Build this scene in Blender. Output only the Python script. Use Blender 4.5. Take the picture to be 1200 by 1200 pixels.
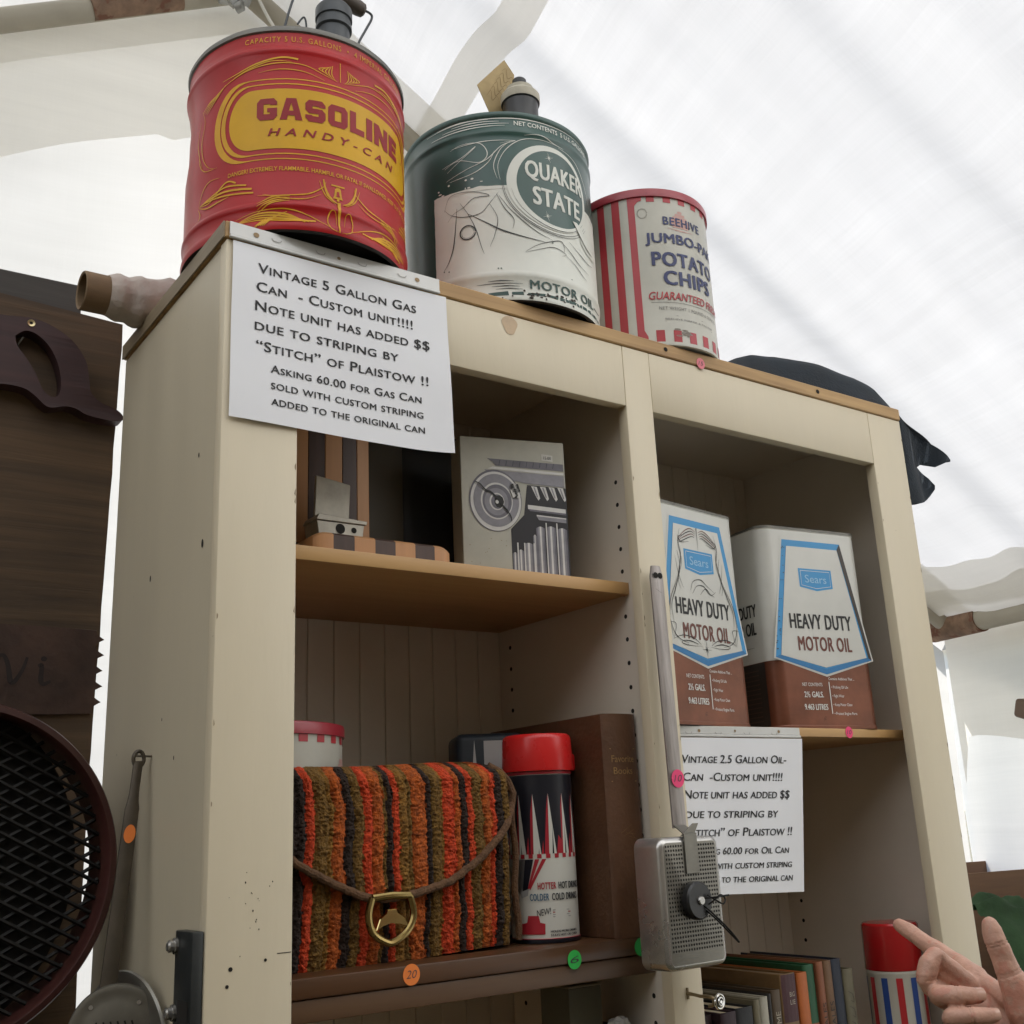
import bpy, bmesh, math, random
from mathutils import Vector, Matrix, noise, geometry
R = math.radians
random.seed(7)
SC = bpy.context.scene
COL = SC.collection
for o in list(bpy.data.objects): bpy.data.objects.remove(o)
H = 2.2                      # height of the cabinet top; heights below are given relative to it

# ------------------------------------------------------------------ camera, world, sun, exposure
cd = bpy.data.cameras.new('camera'); cam = bpy.data.objects.new('camera', cd); COL.objects.link(cam)
cam.location = (-0.3945162, -1.07654311, -0.65561547 + H)
cam.rotation_euler = (R(106.11272191), R(2.56962978), R(-34.91150508))
cd.sensor_width = 36; cd.lens = 36 * 1291.97 / 1200
cd.clip_start = 0.02; cd.clip_end = 3000
SC.camera = cam
world = bpy.data.worlds.new('World'); SC.world = world; world.use_nodes = True
wn = world.node_tree; bg = wn.nodes['Background']
sky = wn.nodes.new('ShaderNodeTexSky'); sky.sky_type = 'NISHITA'; sky.sun_disc = False
SUN_EL, SUN_AZ = 57, 38
sky.sun_elevation = R(SUN_EL); sky.sun_rotation = R(SUN_AZ)
wn.links.new(sky.outputs[0], bg.inputs[0]); bg.inputs[1].default_value = 0.12
sl = bpy.data.lights.new('sun', 'SUN'); sun = bpy.data.objects.new('sun', sl); COL.objects.link(sun)
sl.energy = 4.0; sl.angle = R(0.5); sl.color = (1, .965, .91)
sd = Vector((math.sin(R(SUN_AZ)) * math.cos(R(SUN_EL)), math.cos(R(SUN_AZ)) * math.cos(R(SUN_EL)), math.sin(R(SUN_EL))))
sun.rotation_euler = sd.to_track_quat('Z', 'Y').to_euler(); sun.location = (3, 6, 12)
vs = SC.view_settings; vs.view_transform = 'Standard'; vs.look = 'None'; vs.gamma = 1
vs.exposure = 1.45
SC.cycles.use_denoising = True
SC.cycles.max_bounces = 10; SC.cycles.diffuse_bounces = 6; SC.cycles.transmission_bounces = 8
SC.cycles.sample_clamp_indirect = 8

# ------------------------------------------------------------------ materials
MATS = {}
def pbr(name, col, rough=.5, metal=0, var=.12, vscale=6, bump=0, bscale=60, stretch=(1, 1, 1), spots=None, coat=0, wear=None, sheen=0, spec=.5):
    """procedural surface: colour mottling, optional dark specks / worn patches, fine bump"""
    if name in MATS: return MATS[name]
    m = bpy.data.materials.new(name); m.use_nodes = True; MATS[name] = m
    nt = m.node_tree; N = nt.nodes; L = nt.links; b = N['Principled BSDF']
    tc = N.new('ShaderNodeTexCoord'); mp = N.new('ShaderNodeMapping'); mp.inputs['Scale'].default_value = stretch
    L.new(tc.outputs['Object'], mp.inputs[0])
    n1 = N.new('ShaderNodeTexNoise'); n1.inputs['Scale'].default_value = vscale; n1.inputs['Detail'].default_value = 6; n1.inputs['Roughness'].default_value = .62
    L.new(mp.outputs[0], n1.inputs['Vector'])
    rp = N.new('ShaderNodeMapRange'); rp.inputs[1].default_value = .3; rp.inputs[2].default_value = .7
    rp.inputs[3].default_value = 1 - var; rp.inputs[4].default_value = 1 + var
    L.new(n1.outputs['Fac'], rp.inputs[0])
    mx = N.new('ShaderNodeMixRGB'); mx.blend_type = 'MULTIPLY'; mx.inputs[0].default_value = 1
    mx.inputs[1].default_value = (*col, 1); L.new(rp.outputs[0], mx.inputs[2])
    out = mx.outputs[0]
    for sp, isw in ((spots, 0), (wear, 1)):
        if not sp: continue
        sc_, th, scol = sp
        n2 = N.new('ShaderNodeTexNoise'); n2.inputs['Scale'].default_value = sc_; n2.inputs['Detail'].default_value = 8 if isw else 3
        n2.inputs['Roughness'].default_value = .7
        L.new(tc.outputs['Object'], n2.inputs['Vector'])
        r2 = N.new('ShaderNodeMapRange'); r2.inputs[1].default_value = th; r2.inputs[2].default_value = th + (.03 if isw else .05)
        L.new(n2.outputs['Fac'], r2.inputs[0])
        m2 = N.new('ShaderNodeMixRGB'); m2.inputs[2].default_value = (*scol, 1)
        L.new(r2.outputs[0], m2.inputs[0]); L.new(out, m2.inputs[1]); out = m2.outputs[0]
    L.new(out, b.inputs['Base Color'])
    b.inputs['Roughness'].default_value = rough; b.inputs['Metallic'].default_value = metal
    rr = N.new('ShaderNodeMapRange'); rr.inputs[3].default_value = max(.03, rough - .1); rr.inputs[4].default_value = min(1, rough + .1)
    L.new(n1.outputs['Fac'], rr.inputs[0]); L.new(rr.outputs[0], b.inputs['Roughness'])
    b.inputs['Specular IOR Level'].default_value = spec
    if coat: b.inputs['Coat Weight'].default_value = coat; b.inputs['Coat Roughness'].default_value = .15
    if sheen: b.inputs['Sheen Weight'].default_value = sheen
    if bump:
        n3 = N.new('ShaderNodeTexNoise'); n3.inputs['Scale'].default_value = bscale; n3.inputs['Detail'].default_value = 5
        L.new(mp.outputs[0], n3.inputs['Vector'])
        bp = N.new('ShaderNodeBump'); bp.inputs['Strength'].default_value = bump; bp.inputs['Distance'].default_value = .004
        L.new(n3.outputs['Fac'], bp.inputs['Height']); L.new(bp.outputs[0], b.inputs['Normal'])
    return m
def wood(name, c1, c2, axis=0, scale=9, rough=.55, bump=.15):
    if name in MATS: return MATS[name]
    m = bpy.data.materials.new(name); m.use_nodes = True; MATS[name] = m
    nt = m.node_tree; N = nt.nodes; L = nt.links; b = N['Principled BSDF']
    tc = N.new('ShaderNodeTexCoord'); mp = N.new('ShaderNodeMapping')
    s = [scale * 9] * 3; s[axis] = scale * .35; mp.inputs['Scale'].default_value = s
    L.new(tc.outputs['Object'], mp.inputs[0])
    n1 = N.new('ShaderNodeTexNoise'); n1.inputs['Scale'].default_value = 1; n1.inputs['Detail'].default_value = 7; n1.inputs['Roughness'].default_value = .6; n1.inputs['Distortion'].default_value = .6
    L.new(mp.outputs[0], n1.inputs['Vector'])
    n2 = N.new('ShaderNodeTexNoise'); n2.inputs['Scale'].default_value = 5; n2.inputs['Detail'].default_value = 4
    L.new(tc.outputs['Object'], n2.inputs['Vector'])
    ad = N.new('ShaderNodeMath'); ad.operation = 'MULTIPLY_ADD'; ad.inputs[1].default_value = .5; L.new(n2.outputs['Fac'], ad.inputs[0]); L.new(n1.outputs['Fac'], ad.inputs[2])
    cr = N.new('ShaderNodeValToRGB'); cr.color_ramp.elements[0].position = .5; cr.color_ramp.elements[1].position = 1.0
    cr.color_ramp.elements[0].color = (*c2, 1); cr.color_ramp.elements[1].color = (*c1, 1)
    L.new(ad.outputs[0], cr.inputs[0]); L.new(cr.outputs[0], b.inputs['Base Color']); b.inputs['Roughness'].default_value = rough
    bp = N.new('ShaderNodeBump'); bp.inputs['Strength'].default_value = bump; bp.inputs['Distance'].default_value = .002
    L.new(n1.outputs['Fac'], bp.inputs['Height']); L.new(bp.outputs[0], b.inputs['Normal'])
    return m
def fabric_translucent(name, col, trans, weave=1.0):
    """woven poly sheeting that lets daylight through"""
    if name in MATS: return MATS[name]
    m = bpy.data.materials.new(name); m.use_nodes = True; MATS[name] = m
    nt = m.node_tree; N = nt.nodes; L = nt.links
    for n in list(N): N.remove(n)
    o = N.new('ShaderNodeOutputMaterial'); df = N.new('ShaderNodeBsdfDiffuse'); tr = N.new('ShaderNodeBsdfTranslucent'); ad = N.new('ShaderNodeMixShader')
    tc = N.new('ShaderNodeTexCoord')
    def fibre(sx, sy, amt):
        mp = N.new('ShaderNodeMapping'); mp.inputs['Scale'].default_value = (sx, sy, 8); L.new(tc.outputs['UV'], mp.inputs[0])
        n = N.new('ShaderNodeTexNoise'); n.inputs['Scale'].default_value = 1; n.inputs['Detail'].default_value = 5; n.inputs['Roughness'].default_value = .65
        L.new(mp.outputs[0], n.inputs['Vector'])
        r = N.new('ShaderNodeMapRange'); r.inputs[1].default_value = .3; r.inputs[2].default_value = .7; r.inputs[3].default_value = 1 - amt; r.inputs[4].default_value = 1
        L.new(n.outputs['Fac'], r.inputs[0]); return r.outputs[0]
    f = [fibre(2.6, 120, .065 * weave), fibre(140, 3, .05 * weave), fibre(1.6, 1.3, .07), fibre(.9, 11, .10)]
    cur = f[0]
    for g in f[1:]:
        mu = N.new('ShaderNodeMath'); mu.operation = 'MULTIPLY'; L.new(cur, mu.inputs[0]); L.new(g, mu.inputs[1]); cur = mu.outputs[0]
    mx = N.new('ShaderNodeMixRGB'); mx.blend_type = 'MULTIPLY'; mx.inputs[0].default_value = 1; mx.inputs[1].default_value = (*col, 1); L.new(cur, mx.inputs[2])
    L.new(mx.outputs[0], tr.inputs[0]); df.inputs[0].default_value = (*[c * .85 for c in col], 1)
    bp = N.new('ShaderNodeBump'); bp.inputs['Strength'].default_value = .35; bp.inputs['Distance'].default_value = .02
    L.new(cur, bp.inputs['Height']); L.new(bp.outputs[0], df.inputs['Normal'])
    ad.inputs[0].default_value = trans
    L.new(df.outputs[0], ad.inputs[1]); L.new(tr.outputs[0], ad.inputs[2]); L.new(ad.outputs[0], o.inputs[0])
    return m

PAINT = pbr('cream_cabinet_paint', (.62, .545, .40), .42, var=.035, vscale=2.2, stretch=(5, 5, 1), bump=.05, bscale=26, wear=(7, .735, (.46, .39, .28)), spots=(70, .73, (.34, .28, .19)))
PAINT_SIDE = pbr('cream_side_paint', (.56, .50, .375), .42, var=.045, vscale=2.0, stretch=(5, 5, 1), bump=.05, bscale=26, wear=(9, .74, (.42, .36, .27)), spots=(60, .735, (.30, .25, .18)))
INNER = pbr('beige_inner_paint', (.66, .60, .515), .55, var=.08, vscale=3, bump=.05, bscale=150)
HOLE = pbr('dark_hole', (.012, .01, .008), .9, var=0)
PLY = wood('raw_pine', (.56, .36, .15), (.30, .17, .065), 0, 6)
PLY_SIDE = wood('weathered_board', (.36, .29, .19), (.17, .13, .08), 1, 6)
MAPLE = wood('light_wood_shelf', (.56, .34, .14), (.42, .235, .085), 0, 3, .45, .05)
BROWNW = wood('brown_shelf', (.115, .050, .020), (.055, .024, .010), 0, 5, .38, .1)
RED = pbr('red_enamel', (.37, .012, .014), .34, var=.14, vscale=9, bump=.03, bscale=30, wear=(24, .74, (.12, .04, .03)), spec=.28)
YEL = pbr('yellow_enamel', (.60, .33, .008), .38, var=.10, vscale=12, spec=.25)
YST = pbr('gold_pinstripe', (.62, .32, .016), .4, var=.15, vscale=20, spec=.25)
DRED = pbr('dark_red_print', (.27, .010, .014), .38, var=.1, spec=.25)
GREEN = pbr('dark_green_enamel', (.012, .058, .046), .36, var=.2, vscale=8, wear=(16, .745, (.22, .25, .22)), coat=.2)
GREENR = pbr('green_rim', (.045, .095, .083), .4, var=.2, vscale=14, wear=(30, .70, (.25, .27, .24)))
CREAM = pbr('cream_enamel', (.64, .65, .59), .38, var=.09, vscale=7, wear=(20, .765, (.24, .19, .13)))
BLK = pbr('black_ink', (.012, .012, .012), .5, var=.1)
INKG = pbr('green_ink', (.02, .06, .05), .5, var=.1)
STEEL = pbr('dull_tin', (.16, .155, .14), .5, .6, var=.3, vscale=14, wear=(22, .66, (.09, .055, .03)))
DARKM = pbr('dark_grey_metal', (.055, .06, .064), .42, .5, var=.25, vscale=12)
BLKP = pbr('black_plastic', (.014, .014, .015), .35, var=.1)
WHITE = pbr('white_print', (.78, .78, .75), .5, var=.03)
PAPER = pbr('white_paper', (.80, .81, .84), .75, var=.02, vscale=5, bump=.04, bscale=40)
PLAST = pbr('clear_grey_plastic', (.60, .60, .58), .2, var=.08, vscale=12, coat=.6)

# ------------------------------------------------------------------ object helpers
OBJ_LOC = {}
def meta(o, label, cat, group=None):
    o['label'] = label; o['category'] = cat
    if group: o['group'] = group
    return o
def thing(name, label, cat, loc=(0, 0, 0), rz=0, group=None):
    o = bpy.data.objects.new(name, None); COL.objects.link(o); o.empty_display_size = .05
    o.location = (loc[0], loc[1], loc[2] + H); o.rotation_euler = (0, 0, rz)
    OBJ_LOC[o] = Vector(loc)
    return meta(o, label, cat, group)
def part(name, bm, mats, parent=None, local=False, smooth=35, label=None):
    """links bm as one mesh; coordinates are relative to the cabinet top unless local"""
    if not isinstance(mats, (list, tuple)): mats = [mats]
    if parent is not None and not local:
        p = OBJ_LOC[parent]
        for v in bm.verts: v.co -= p
    me = bpy.data.meshes.new(name)
    bmesh.ops.recalc_face_normals(bm, faces=[f for f in bm.faces if not f.tag])
    bm.to_mesh(me); bm.free()
    for m in mats: me.materials.append(m)
    if smooth: me.shade_smooth(); me.set_sharp_from_angle(angle=R(smooth))
    o = bpy.data.objects.new(name, me); COL.objects.link(o)
    if parent is not None:
        o.parent = parent; OBJ_LOC[o] = OBJ_LOC[parent]
    else:
        c = Vector((0, 0, 0)); n = len(me.vertices)
        xs = [v.co.x for v in me.vertices]; ys = [v.co.y for v in me.vertices]; zs = [v.co.z for v in me.vertices]
        c = Vector(((min(xs) + max(xs)) / 2, (min(ys) + max(ys)) / 2, min(zs)))
        me.transform(Matrix.Translation(-c)); o.location = c + Vector((0, 0, H)); OBJ_LOC[o] = c
    if label: o['label'] = label
    return o
def solo(name, bm, mats, label, cat, group=None, smooth=35):
    return meta(part(name, bm, mats, None, smooth=smooth), label, cat, group)
def box(bm, x0, x1, y0, y1, z0, z1, bev=0, mi=0, seg=1, M=None):
    vs_ = bmesh.ops.create_cube(bm, size=1)['verts']
    S = Matrix.Translation(((x0 + x1) / 2, (y0 + y1) / 2, (z0 + z1) / 2)) @ Matrix.Diagonal((abs(x1 - x0), abs(y1 - y0), abs(z1 - z0), 1))
    if M is not None: S = M @ S
    bmesh.ops.transform(bm, matrix=S, verts=vs_)
    fs = {f for v in vs_ for f in v.link_faces}
    for f in fs: f.material_index = mi
    if bev:
        es = {e for v in vs_ for e in v.link_edges}
        r = bmesh.ops.bevel(bm, geom=list(es), offset=bev, segments=seg, affect='EDGES', profile=.5, clamp_overlap=True)
        for f in r['faces']: f.material_index = mi
def tube(bm, pts, rad, seg=10, mi=0, caps=True):
    pts = [Vector(p) for p in pts]; n = len(pts)
    rads = rad if isinstance(rad, (list, tuple)) else [rad] * n
    rings = []; up = None
    for i, p in enumerate(pts):
        t = (pts[min(i + 1, n - 1)] - pts[max(i - 1, 0)]).normalized()
        if up is None: up = t.orthogonal().normalized()
        up = (up - t * up.dot(t)).normalized(); sd_ = t.cross(up)
        rings.append([bm.verts.new(p + (up * math.cos(a) + sd_ * math.sin(a)) * rads[i]) for a in [2 * math.pi * k / seg for k in range(seg)]])
    for a, b_ in zip(rings, rings[1:]):
        for k in range(seg):
            f = bm.faces.new((a[k], a[(k + 1) % seg], b_[(k + 1) % seg], b_[k])); f.material_index = mi
    if caps:
        for r in (rings[0], rings[-1]):
            f = bm.faces.new(r); f.material_index = mi
def lathe(bm, prof, seg=96, cx=0, cy=0, z0=0, rfun=None, close=True):
    """prof: list of (r, z, material of the band that follows)"""
    rings = []
    for r, z, mi in prof:
        if r < 1e-5: rings.append([bm.verts.new((cx, cy, z0 + z))]); continue
        ring = []
        for k in range(seg):
            th = -math.pi / 2 + 2 * math.pi * k / seg
            rr = r + (rfun(k / seg * 2 * math.pi, z) if rfun else 0)
            ring.append(bm.verts.new((cx + rr * math.cos(th), cy + rr * math.sin(th), z0 + z)))
        rings.append(ring)
    for i in range(len(rings) - 1):
        a, b_ = rings[i], rings[i + 1]; mi = prof[i][2]
        for k in range(seg):
            k2 = (k + 1) % seg
            if len(a) == 1 and len(b_) == 1: continue
            if len(a) == 1: f = bm.faces.new((a[0], b_[k2], b_[k]))
            elif len(b_) == 1: f = bm.faces.new((a[k], a[k2], b_[0]))
            else: f = bm.faces.new((a[k], a[k2], b_[k2], b_[k]))
            f.material_index = mi
def catmull(pts, n=8):
    P = [Vector(p) for p in pts]; out = []
    for i in range(len(P) - 1):
        p0 = P[max(i - 1, 0)]; p1 = P[i]; p2 = P[i + 1]; p3 = P[min(i + 2, len(P) - 1)]
        for k in range(n):
            t = k / n
            out.append(.5 * ((2 * p1) + (p2 - p0) * t + (2 * p0 - 5 * p1 + 4 * p2 - p3) * t * t + (3 * p1 - p0 - 3 * p2 + p3) * t ** 3))
    out.append(P[-1]); return out

# ------------------------------------------------------------------ printing: lettering, flat shapes and brushed lines laid on a surface
_TX = {}
def text2d(s, bold=0., shear=0., sc=0, spacing=1.):
    key = (s, bold, shear, sc, spacing)
    if key in _TX: return _TX[key]
    c = bpy.data.curves.new('t', 'FONT'); c.body = s.upper() if sc else s; c.offset = bold; c.shear = shear; c.space_character = spacing; c.resolution_u = 3
    if sc:
        c.small_caps_scale = sc
        c.body = s
        for i, ch in enumerate(s):
            if ch.islower() or (i and s[i - 1].isalpha() and s[i - 1].islower()): c.body_format[i].use_small_caps = True
    o = bpy.data.objects.new('t', c); COL.objects.link(o)
    bpy.context.view_layer.update()
    me = bpy.data.meshes.new_from_object(o.evaluated_get(bpy.context.evaluated_depsgraph_get()))
    V = [(v.co.x, v.co.y) for v in me.vertices]; F = [list(p.vertices) for p in me.polygons]
    bpy.data.objects.remove(o); bpy.data.curves.remove(c); bpy.data.meshes.remove(me)
    _TX[key] = (V, F); return V, F
def add2d(bm, V, F, mapf, mi, h, cell=0):
    t = bmesh.new(); vv = [t.verts.new((x, y, 0)) for x, y in V]
    for f in F:
        try: t.faces.new([vv[i] for i in f])
        except ValueError: pass
    if cell and V:
        xs = [x for x, _ in V]; x = math.floor(min(xs) / cell) * cell
        while x < max(xs):
            if x > min(xs): bmesh.ops.bisect_plane(t, geom=t.verts[:] + t.edges[:] + t.faces[:], plane_co=(x, 0, 0), plane_no=(1, 0, 0), dist=1e-7)
            x += cell
    t.verts.index_update()
    nv = [bm.verts.new(mapf(v.co.x, v.co.y, h)) for v in t.verts]
    for f in t.faces:
        try: g = bm.faces.new([nv[v.index] for v in f.verts])
        except ValueError: continue
        if f.normal.z < 0: g.normal_flip()
        g.material_index = mi; g.tag = True
    t.free()
CAPH = None
def capheight(bold):
    V, F = text2d('H', bold); ys = [y for _, y in V]; return max(ys) - min(ys)
def ptext(bm, s, x0, x1, y, cap, mapf, mi, h=.0006, bold=0., shear=0., sc=0, spacing=1., cell=0, slope=0., fat=0.):
    V, F = text2d(s, bold, shear, sc, spacing)
    if not V: return
    a = min(v[0] for v in V); b_ = max(v[0] for v in V); k = (x1 - x0) / max(b_ - a, 1e-6); q = cap / capheight(bold)
    sm = [(0, 0)] if not fat else [(-fat, -fat * .35), (fat, -fat * .35), (0, 0), (-fat, fat * .35), (fat, fat * .35)]
    for i, (ox, oy) in enumerate(sm):
        add2d(bm, [(x0 + (vx - a + ox) * k, y + (vy + oy) * q + slope * (vx - a) * k) for vx, vy in V], F, mapf, mi, h + .00006 * i, cell)
def ppoly(bm, pts, mapf, mi, h=.0004, cell=0, holes=()):
    rings = [[Vector((p[0], p[1], 0)) for p in pts]] + [[Vector((p[0], p[1], 0)) for p in q] for q in holes]
    tri = geometry.tessellate_polygon(rings); V = [(v.x, v.y) for r in rings for v in r]
    add2d(bm, V, [list(t) for t in tri], mapf, mi, h, cell)
def pline(bm, pts, w, mapf, mi, h=.0005, n=8, taper=(.25, 1, .2), smooth=True):
    P = [Vector((p[0], p[1])) for p in pts]
    if smooth and len(P) > 2: P = [Vector((p.x, p.y)) for p in catmull([(p.x, p.y, 0) for p in P], n)]
    m = len(P); L_ = []
    for i, p in enumerate(P):
        t = (P[min(i + 1, m - 1)] - P[max(i - 1, 0)])
        if t.length < 1e-9: continue
        t.normalize(); u = i / max(m - 1, 1)
        k = taper[0] + (taper[1] - taper[0]) * min(1, u * 2) if u < .5 else taper[1] + (taper[2] - taper[1]) * (u * 2 - 1)
        nn = Vector((-t.y, t.x)) * w * k / 2
        L_.append((bm.verts.new(mapf(p.x + nn.x, p.y + nn.y, h)), bm.verts.new(mapf(p.x - nn.x, p.y - nn.y, h))))
    for a, b_ in zip(L_, L_[1:]):
        f = bm.faces.new((a[0], a[1], b_[1], b_[0])); f.material_index = mi; f.tag = True
def block(bm, word, x0, x1, y0, y1, mapf, mi, h, cell):
    """heavy squared display capitals with clipped corners"""
    W_ = {'G': 1, 'A': 1.08, 'S': .98, 'O': 1.02, 'L': .84, 'I': .40, 'N': 1.06, 'E': .90}; t, c, gap = .34, .17, .13
    tot = sum(W_[q] for q in word) + gap * (len(word) - 1); k = (x1 - x0) / tot; x = x0; H_ = y1 - y0
    for q in word:
        w = W_[q]; hs = []; v = .27
        if q == 'I': o = [(0, 0), (w, 0), (w, 1), (0, 1)]
        elif q == 'L': o = [(0, 0), (w, 0), (w, v), (t, v), (t, 1), (0, 1)]
        elif q == 'E': o = [(0, 0), (w, 0), (w, v), (t, v), (t, .385), (w * .9, .385), (w * .9, .625), (t, .625), (t, 1 - v), (w, 1 - v), (w, 1), (0, 1)]
        elif q == 'N': o = [(0, 0), (t, 0), (t, .50), (w - t, 0), (w, 0), (w, 1), (w - t, 1), (w - t, .50), (t, 1), (0, 1)]
        elif q == 'O': o = [(c, 0), (w - c, 0), (w, c), (w, 1 - c), (w - c, 1), (c, 1), (0, 1 - c), (0, c)]; hs = [[(t, v), (t, 1 - v), (w - t, 1 - v), (w - t, v)]]
        elif q == 'A': o = [(0, 0), (t, 0), (t + .04, .20), (w - t - .04, .20), (w - t, 0), (w, 0), (w * .5 + .24, 1), (w * .5 - .24, 1)]; hs = [[(t + .09, .42), (w * .5, .78), (w - t - .09, .42)]]
        elif q == 'S': o = [(c, 0), (w - c, 0), (w, c), (w, .52 - c * .3), (w - c, .62), (t, .62), (t, 1 - v), (w - t, 1 - v), (w - t, .70), (w, .70), (w, 1 - c), (w - c, 1), (c, 1), (0, 1 - c), (0, .48 + c * .3), (c, .385), (w - t, .385), (w - t, v), (t, v), (t, .31), (0, .31), (0, c)]
        else: o = [(c, 0), (w - c, 0), (w, c), (w, .55), (w * .52, .55), (w * .52, .36), (w - t, .36), (w - t, v), (t, v), (t, 1 - v), (w - t, 1 - v), (w - t, .68), (w, .68), (w, 1 - c), (w - c, 1), (c, 1), (0, 1 - c), (0, c)]
        ppoly(bm, [(x + px * k, y0 + py * H_) for px, py in o], mapf, mi, h, cell, [[(x + px * k, y0 + py * H_) for px, py in r] for r in hs]); x += (w + gap) * k
def circ(cx, cy, rx, ry=None, n=48, a0=0, a1=2 * math.pi):
    ry = rx if ry is None else ry
    return [(cx + rx * math.cos(a0 + (a1 - a0) * k / n), cy + ry * math.sin(a0 + (a1 - a0) * k / n)) for k in range(n)]
def stadium(x0, x1, y0, y1, n=14, left=True, right=True):
    r = (y1 - y0) / 2; cy = (y0 + y1) / 2; P = []
    P += [(x1 - r * .75 + r * .75 * math.cos(a), cy + r * math.sin(a)) for a in [-math.pi / 2 + math.pi * k / n for k in range(n + 1)]]
    P += [(x0 + r * .75 + r * .75 * math.cos(a), cy + r * math.sin(a)) for a in [math.pi / 2 + math.pi * k / n for k in range(n + 1)]]
    return P
def planemap(o, ex, ey, nrm):
    o, ex, ey, nrm = Vector(o), Vector(ex), Vector(ey), Vector(nrm)
    return lambda x, y, h: o + ex * x + ey * y + nrm * h
def cylmap(cx, cy, z0, R0, rfun):
    def f(s, z, h):
        th = s / R0; r = rfun(th % (2 * math.pi), z) + h; a = th - math.pi / 2
        return Vector((cx + r * math.cos(a), cy + r * math.sin(a), z0 + z))
    return f

# ================================================================== SETTING
GRASS = pbr('trodden_grass', (.095, .085, .045), .9, var=.35, vscale=3, bump=.5, bscale=50, spots=(2.2, .58, (.12, .095, .06)))
bm = bmesh.new()
gv = {}
gx = [-900, -200, -60, -25] + [x * 1.5 for x in range(-10, 11)] + [25, 60, 200, 900]
for i, x in enumerate(gx):
    for j, y in enumerate(gx): gv[i, j] = bm.verts.new((x, y, -H + .02 * noise.noise(Vector((x * .3, y * .3, 0))) - .02))
for i in range(len(gx) - 1):
    for j in range(len(gx) - 1): bm.faces.new((gv[i, j], gv[i + 1, j], gv[i + 1, j + 1], gv[i, j + 1]))
g = part('ground', bm, GRASS); g['kind'] = 'structure'

# ------------------------------------------------------------------ marquee tent: a = across, b = along, z = height above the ground
TD = Vector((.19198919, .98139704, 0)); TN = Vector((TD.y, -TD.x, 0))
def TT(a, b, z): return TN * a + TD * b + Vector((0, 0, z - H))
A0, B0, ZR = .336, 2.011, 4.30        # ridge, rear gable
AE, ZE = 3.003, 2.20                  # right eave
AL, ZL = -3.6, 2.449                  # left eave
BF = -4.6
tent = thing('marquee_tent', 'white poly sheeting marquee tent on beige steel pipes, sheltering the cabinet', 'tent', (0, 3, -H))
FAB = fabric_translucent('tent_roof_sheeting', (.525, .517, .503), .465)
FABF = fabric_translucent('tent_light_fill_sheeting', (.87, .85, .80), .78)  # unseen front roof, made extra translucent to brighten the cabinet front
FABW = fabric_translucent('tent_wall_sheeting', (.95, .91, .83), .68, .6)
FABG = fabric_translucent('tent_gable_sheeting', (.66, .645, .615), .48, .6)
FABL = fabric_translucent('tent_left_sheeting', (.62, .60, .55), .45, .6)  # unseen left rear roof, dimmed to cut the light on the cabinet side
FABD = fabric_translucent('tent_doubled_sheeting', (.94, .92, .865), .68, .5)
PIPE = pbr('beige_pipe_paint', (.40, .365, .29), .45, var=.1, vscale=5, bump=.05, wear=(6, .70, (.17, .07, .04)))
RUST = pbr('rusty_pipe', (.235, .15, .10), .8, .1, var=.4, vscale=18, bump=.3, spots=(14, .56, (.17, .075, .045)))
def sheet(name, fn, nu, nv, mat, label=None, thick=0):
    bm = bmesh.new(); uvl = bm.loops.layers.uv.new('UVMap'); g = []
    for i in range(nu + 1):
        g.append([(bm.verts.new(fn(i / nu, j / nv)[0]), fn(i / nu, j / nv)[1]) for j in range(nv + 1)])
    for i in range(nu):
        for j in range(nv):
            q = (g[i][j], g[i + 1][j], g[i + 1][j + 1], g[i][j + 1]); f = bm.faces.new([v for v, _ in q])
            for l, (_, uv) in zip(f.loops, q): l[uvl].uv = uv
    return part(name, bm, mat, tent, smooth=180, label=label)
def folds(a, b, s=0.):
    """soft sags and creases that run down the slope"""
    w = .016 * math.sin(b * 4.3 + .5 * math.sin(a * .9) + s) + .010 * math.sin(b * 9.1 + a * .7 + 1.3 * s) + .018 * noise.noise(Vector((a * .5, b * 2.6, s)))
    w += .007 * noise.noise(Vector((a * 1.5, b * 9, s + 4)))
    d = b - (1.2 + .03 * (a - 1.2)); w += -.026 * math.exp(-(d / .085) ** 2) if s == 0 else 0
    d = b - .45 - .02 * a; w += -.020 * math.exp(-(d / .09) ** 2) if s == 0 else 0
    return w
slr = Vector((AE - A0, 0, ZE - ZR)); lr = slr.length
def roofr(u, v):
    a = A0 + (AE + .10 - A0) * u; b = BF + (B0 + .09 - BF) * v; z = ZR + (ZE - ZR) * (a - A0) / (AE - A0)
    k = 1 if .02 < u < .98 else .3
    return TT(a, b, z + folds(a, b) * k - .05 * math.sin(math.pi * min(1, u))), (b, u * lr)
BS = -.35                              # forward of here the roof is made-up brighter sheeting, to light the cabinet
def roofr_rear(u, v): return roofr(u, (BS - .12 - BF + (B0 - BS + .12) * v) / (B0 - BF))
def roofr_front(u, v):
    p, uv = roofr(u, (BS - BF) * v / (B0 - BF)); return p + Vector((0, 0, .02)), uv
sheet('roof_panel', roofr_rear, 60, 130, FAB)
sheet('roof_panel', roofr_front, 40, 130, FABF)
def roofl(u, v):
    a = A0 + (AL - A0) * u; b = BF + (B0 + .09 - BF) * v; z = ZR + (ZL - ZR) * u
    return TT(a, b, z + folds(a, b, 2.) - .05 * math.sin(math.pi * u)), (b, u * 4.3)
def roofl_rear(u, v): return roofl(u, (BS - .12 - BF + (B0 - BS + .12) * v) / (B0 - BF))
def roofl_front(u, v):
    p, uv = roofl(u, (BS - BF) * v / (B0 - BF)); return p + Vector((0, 0, .02)), uv
sheet('roof_panel', roofl_rear, 40, 100, FABL)
sheet('roof_panel', roofl_front, 40, 100, FABF)
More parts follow.
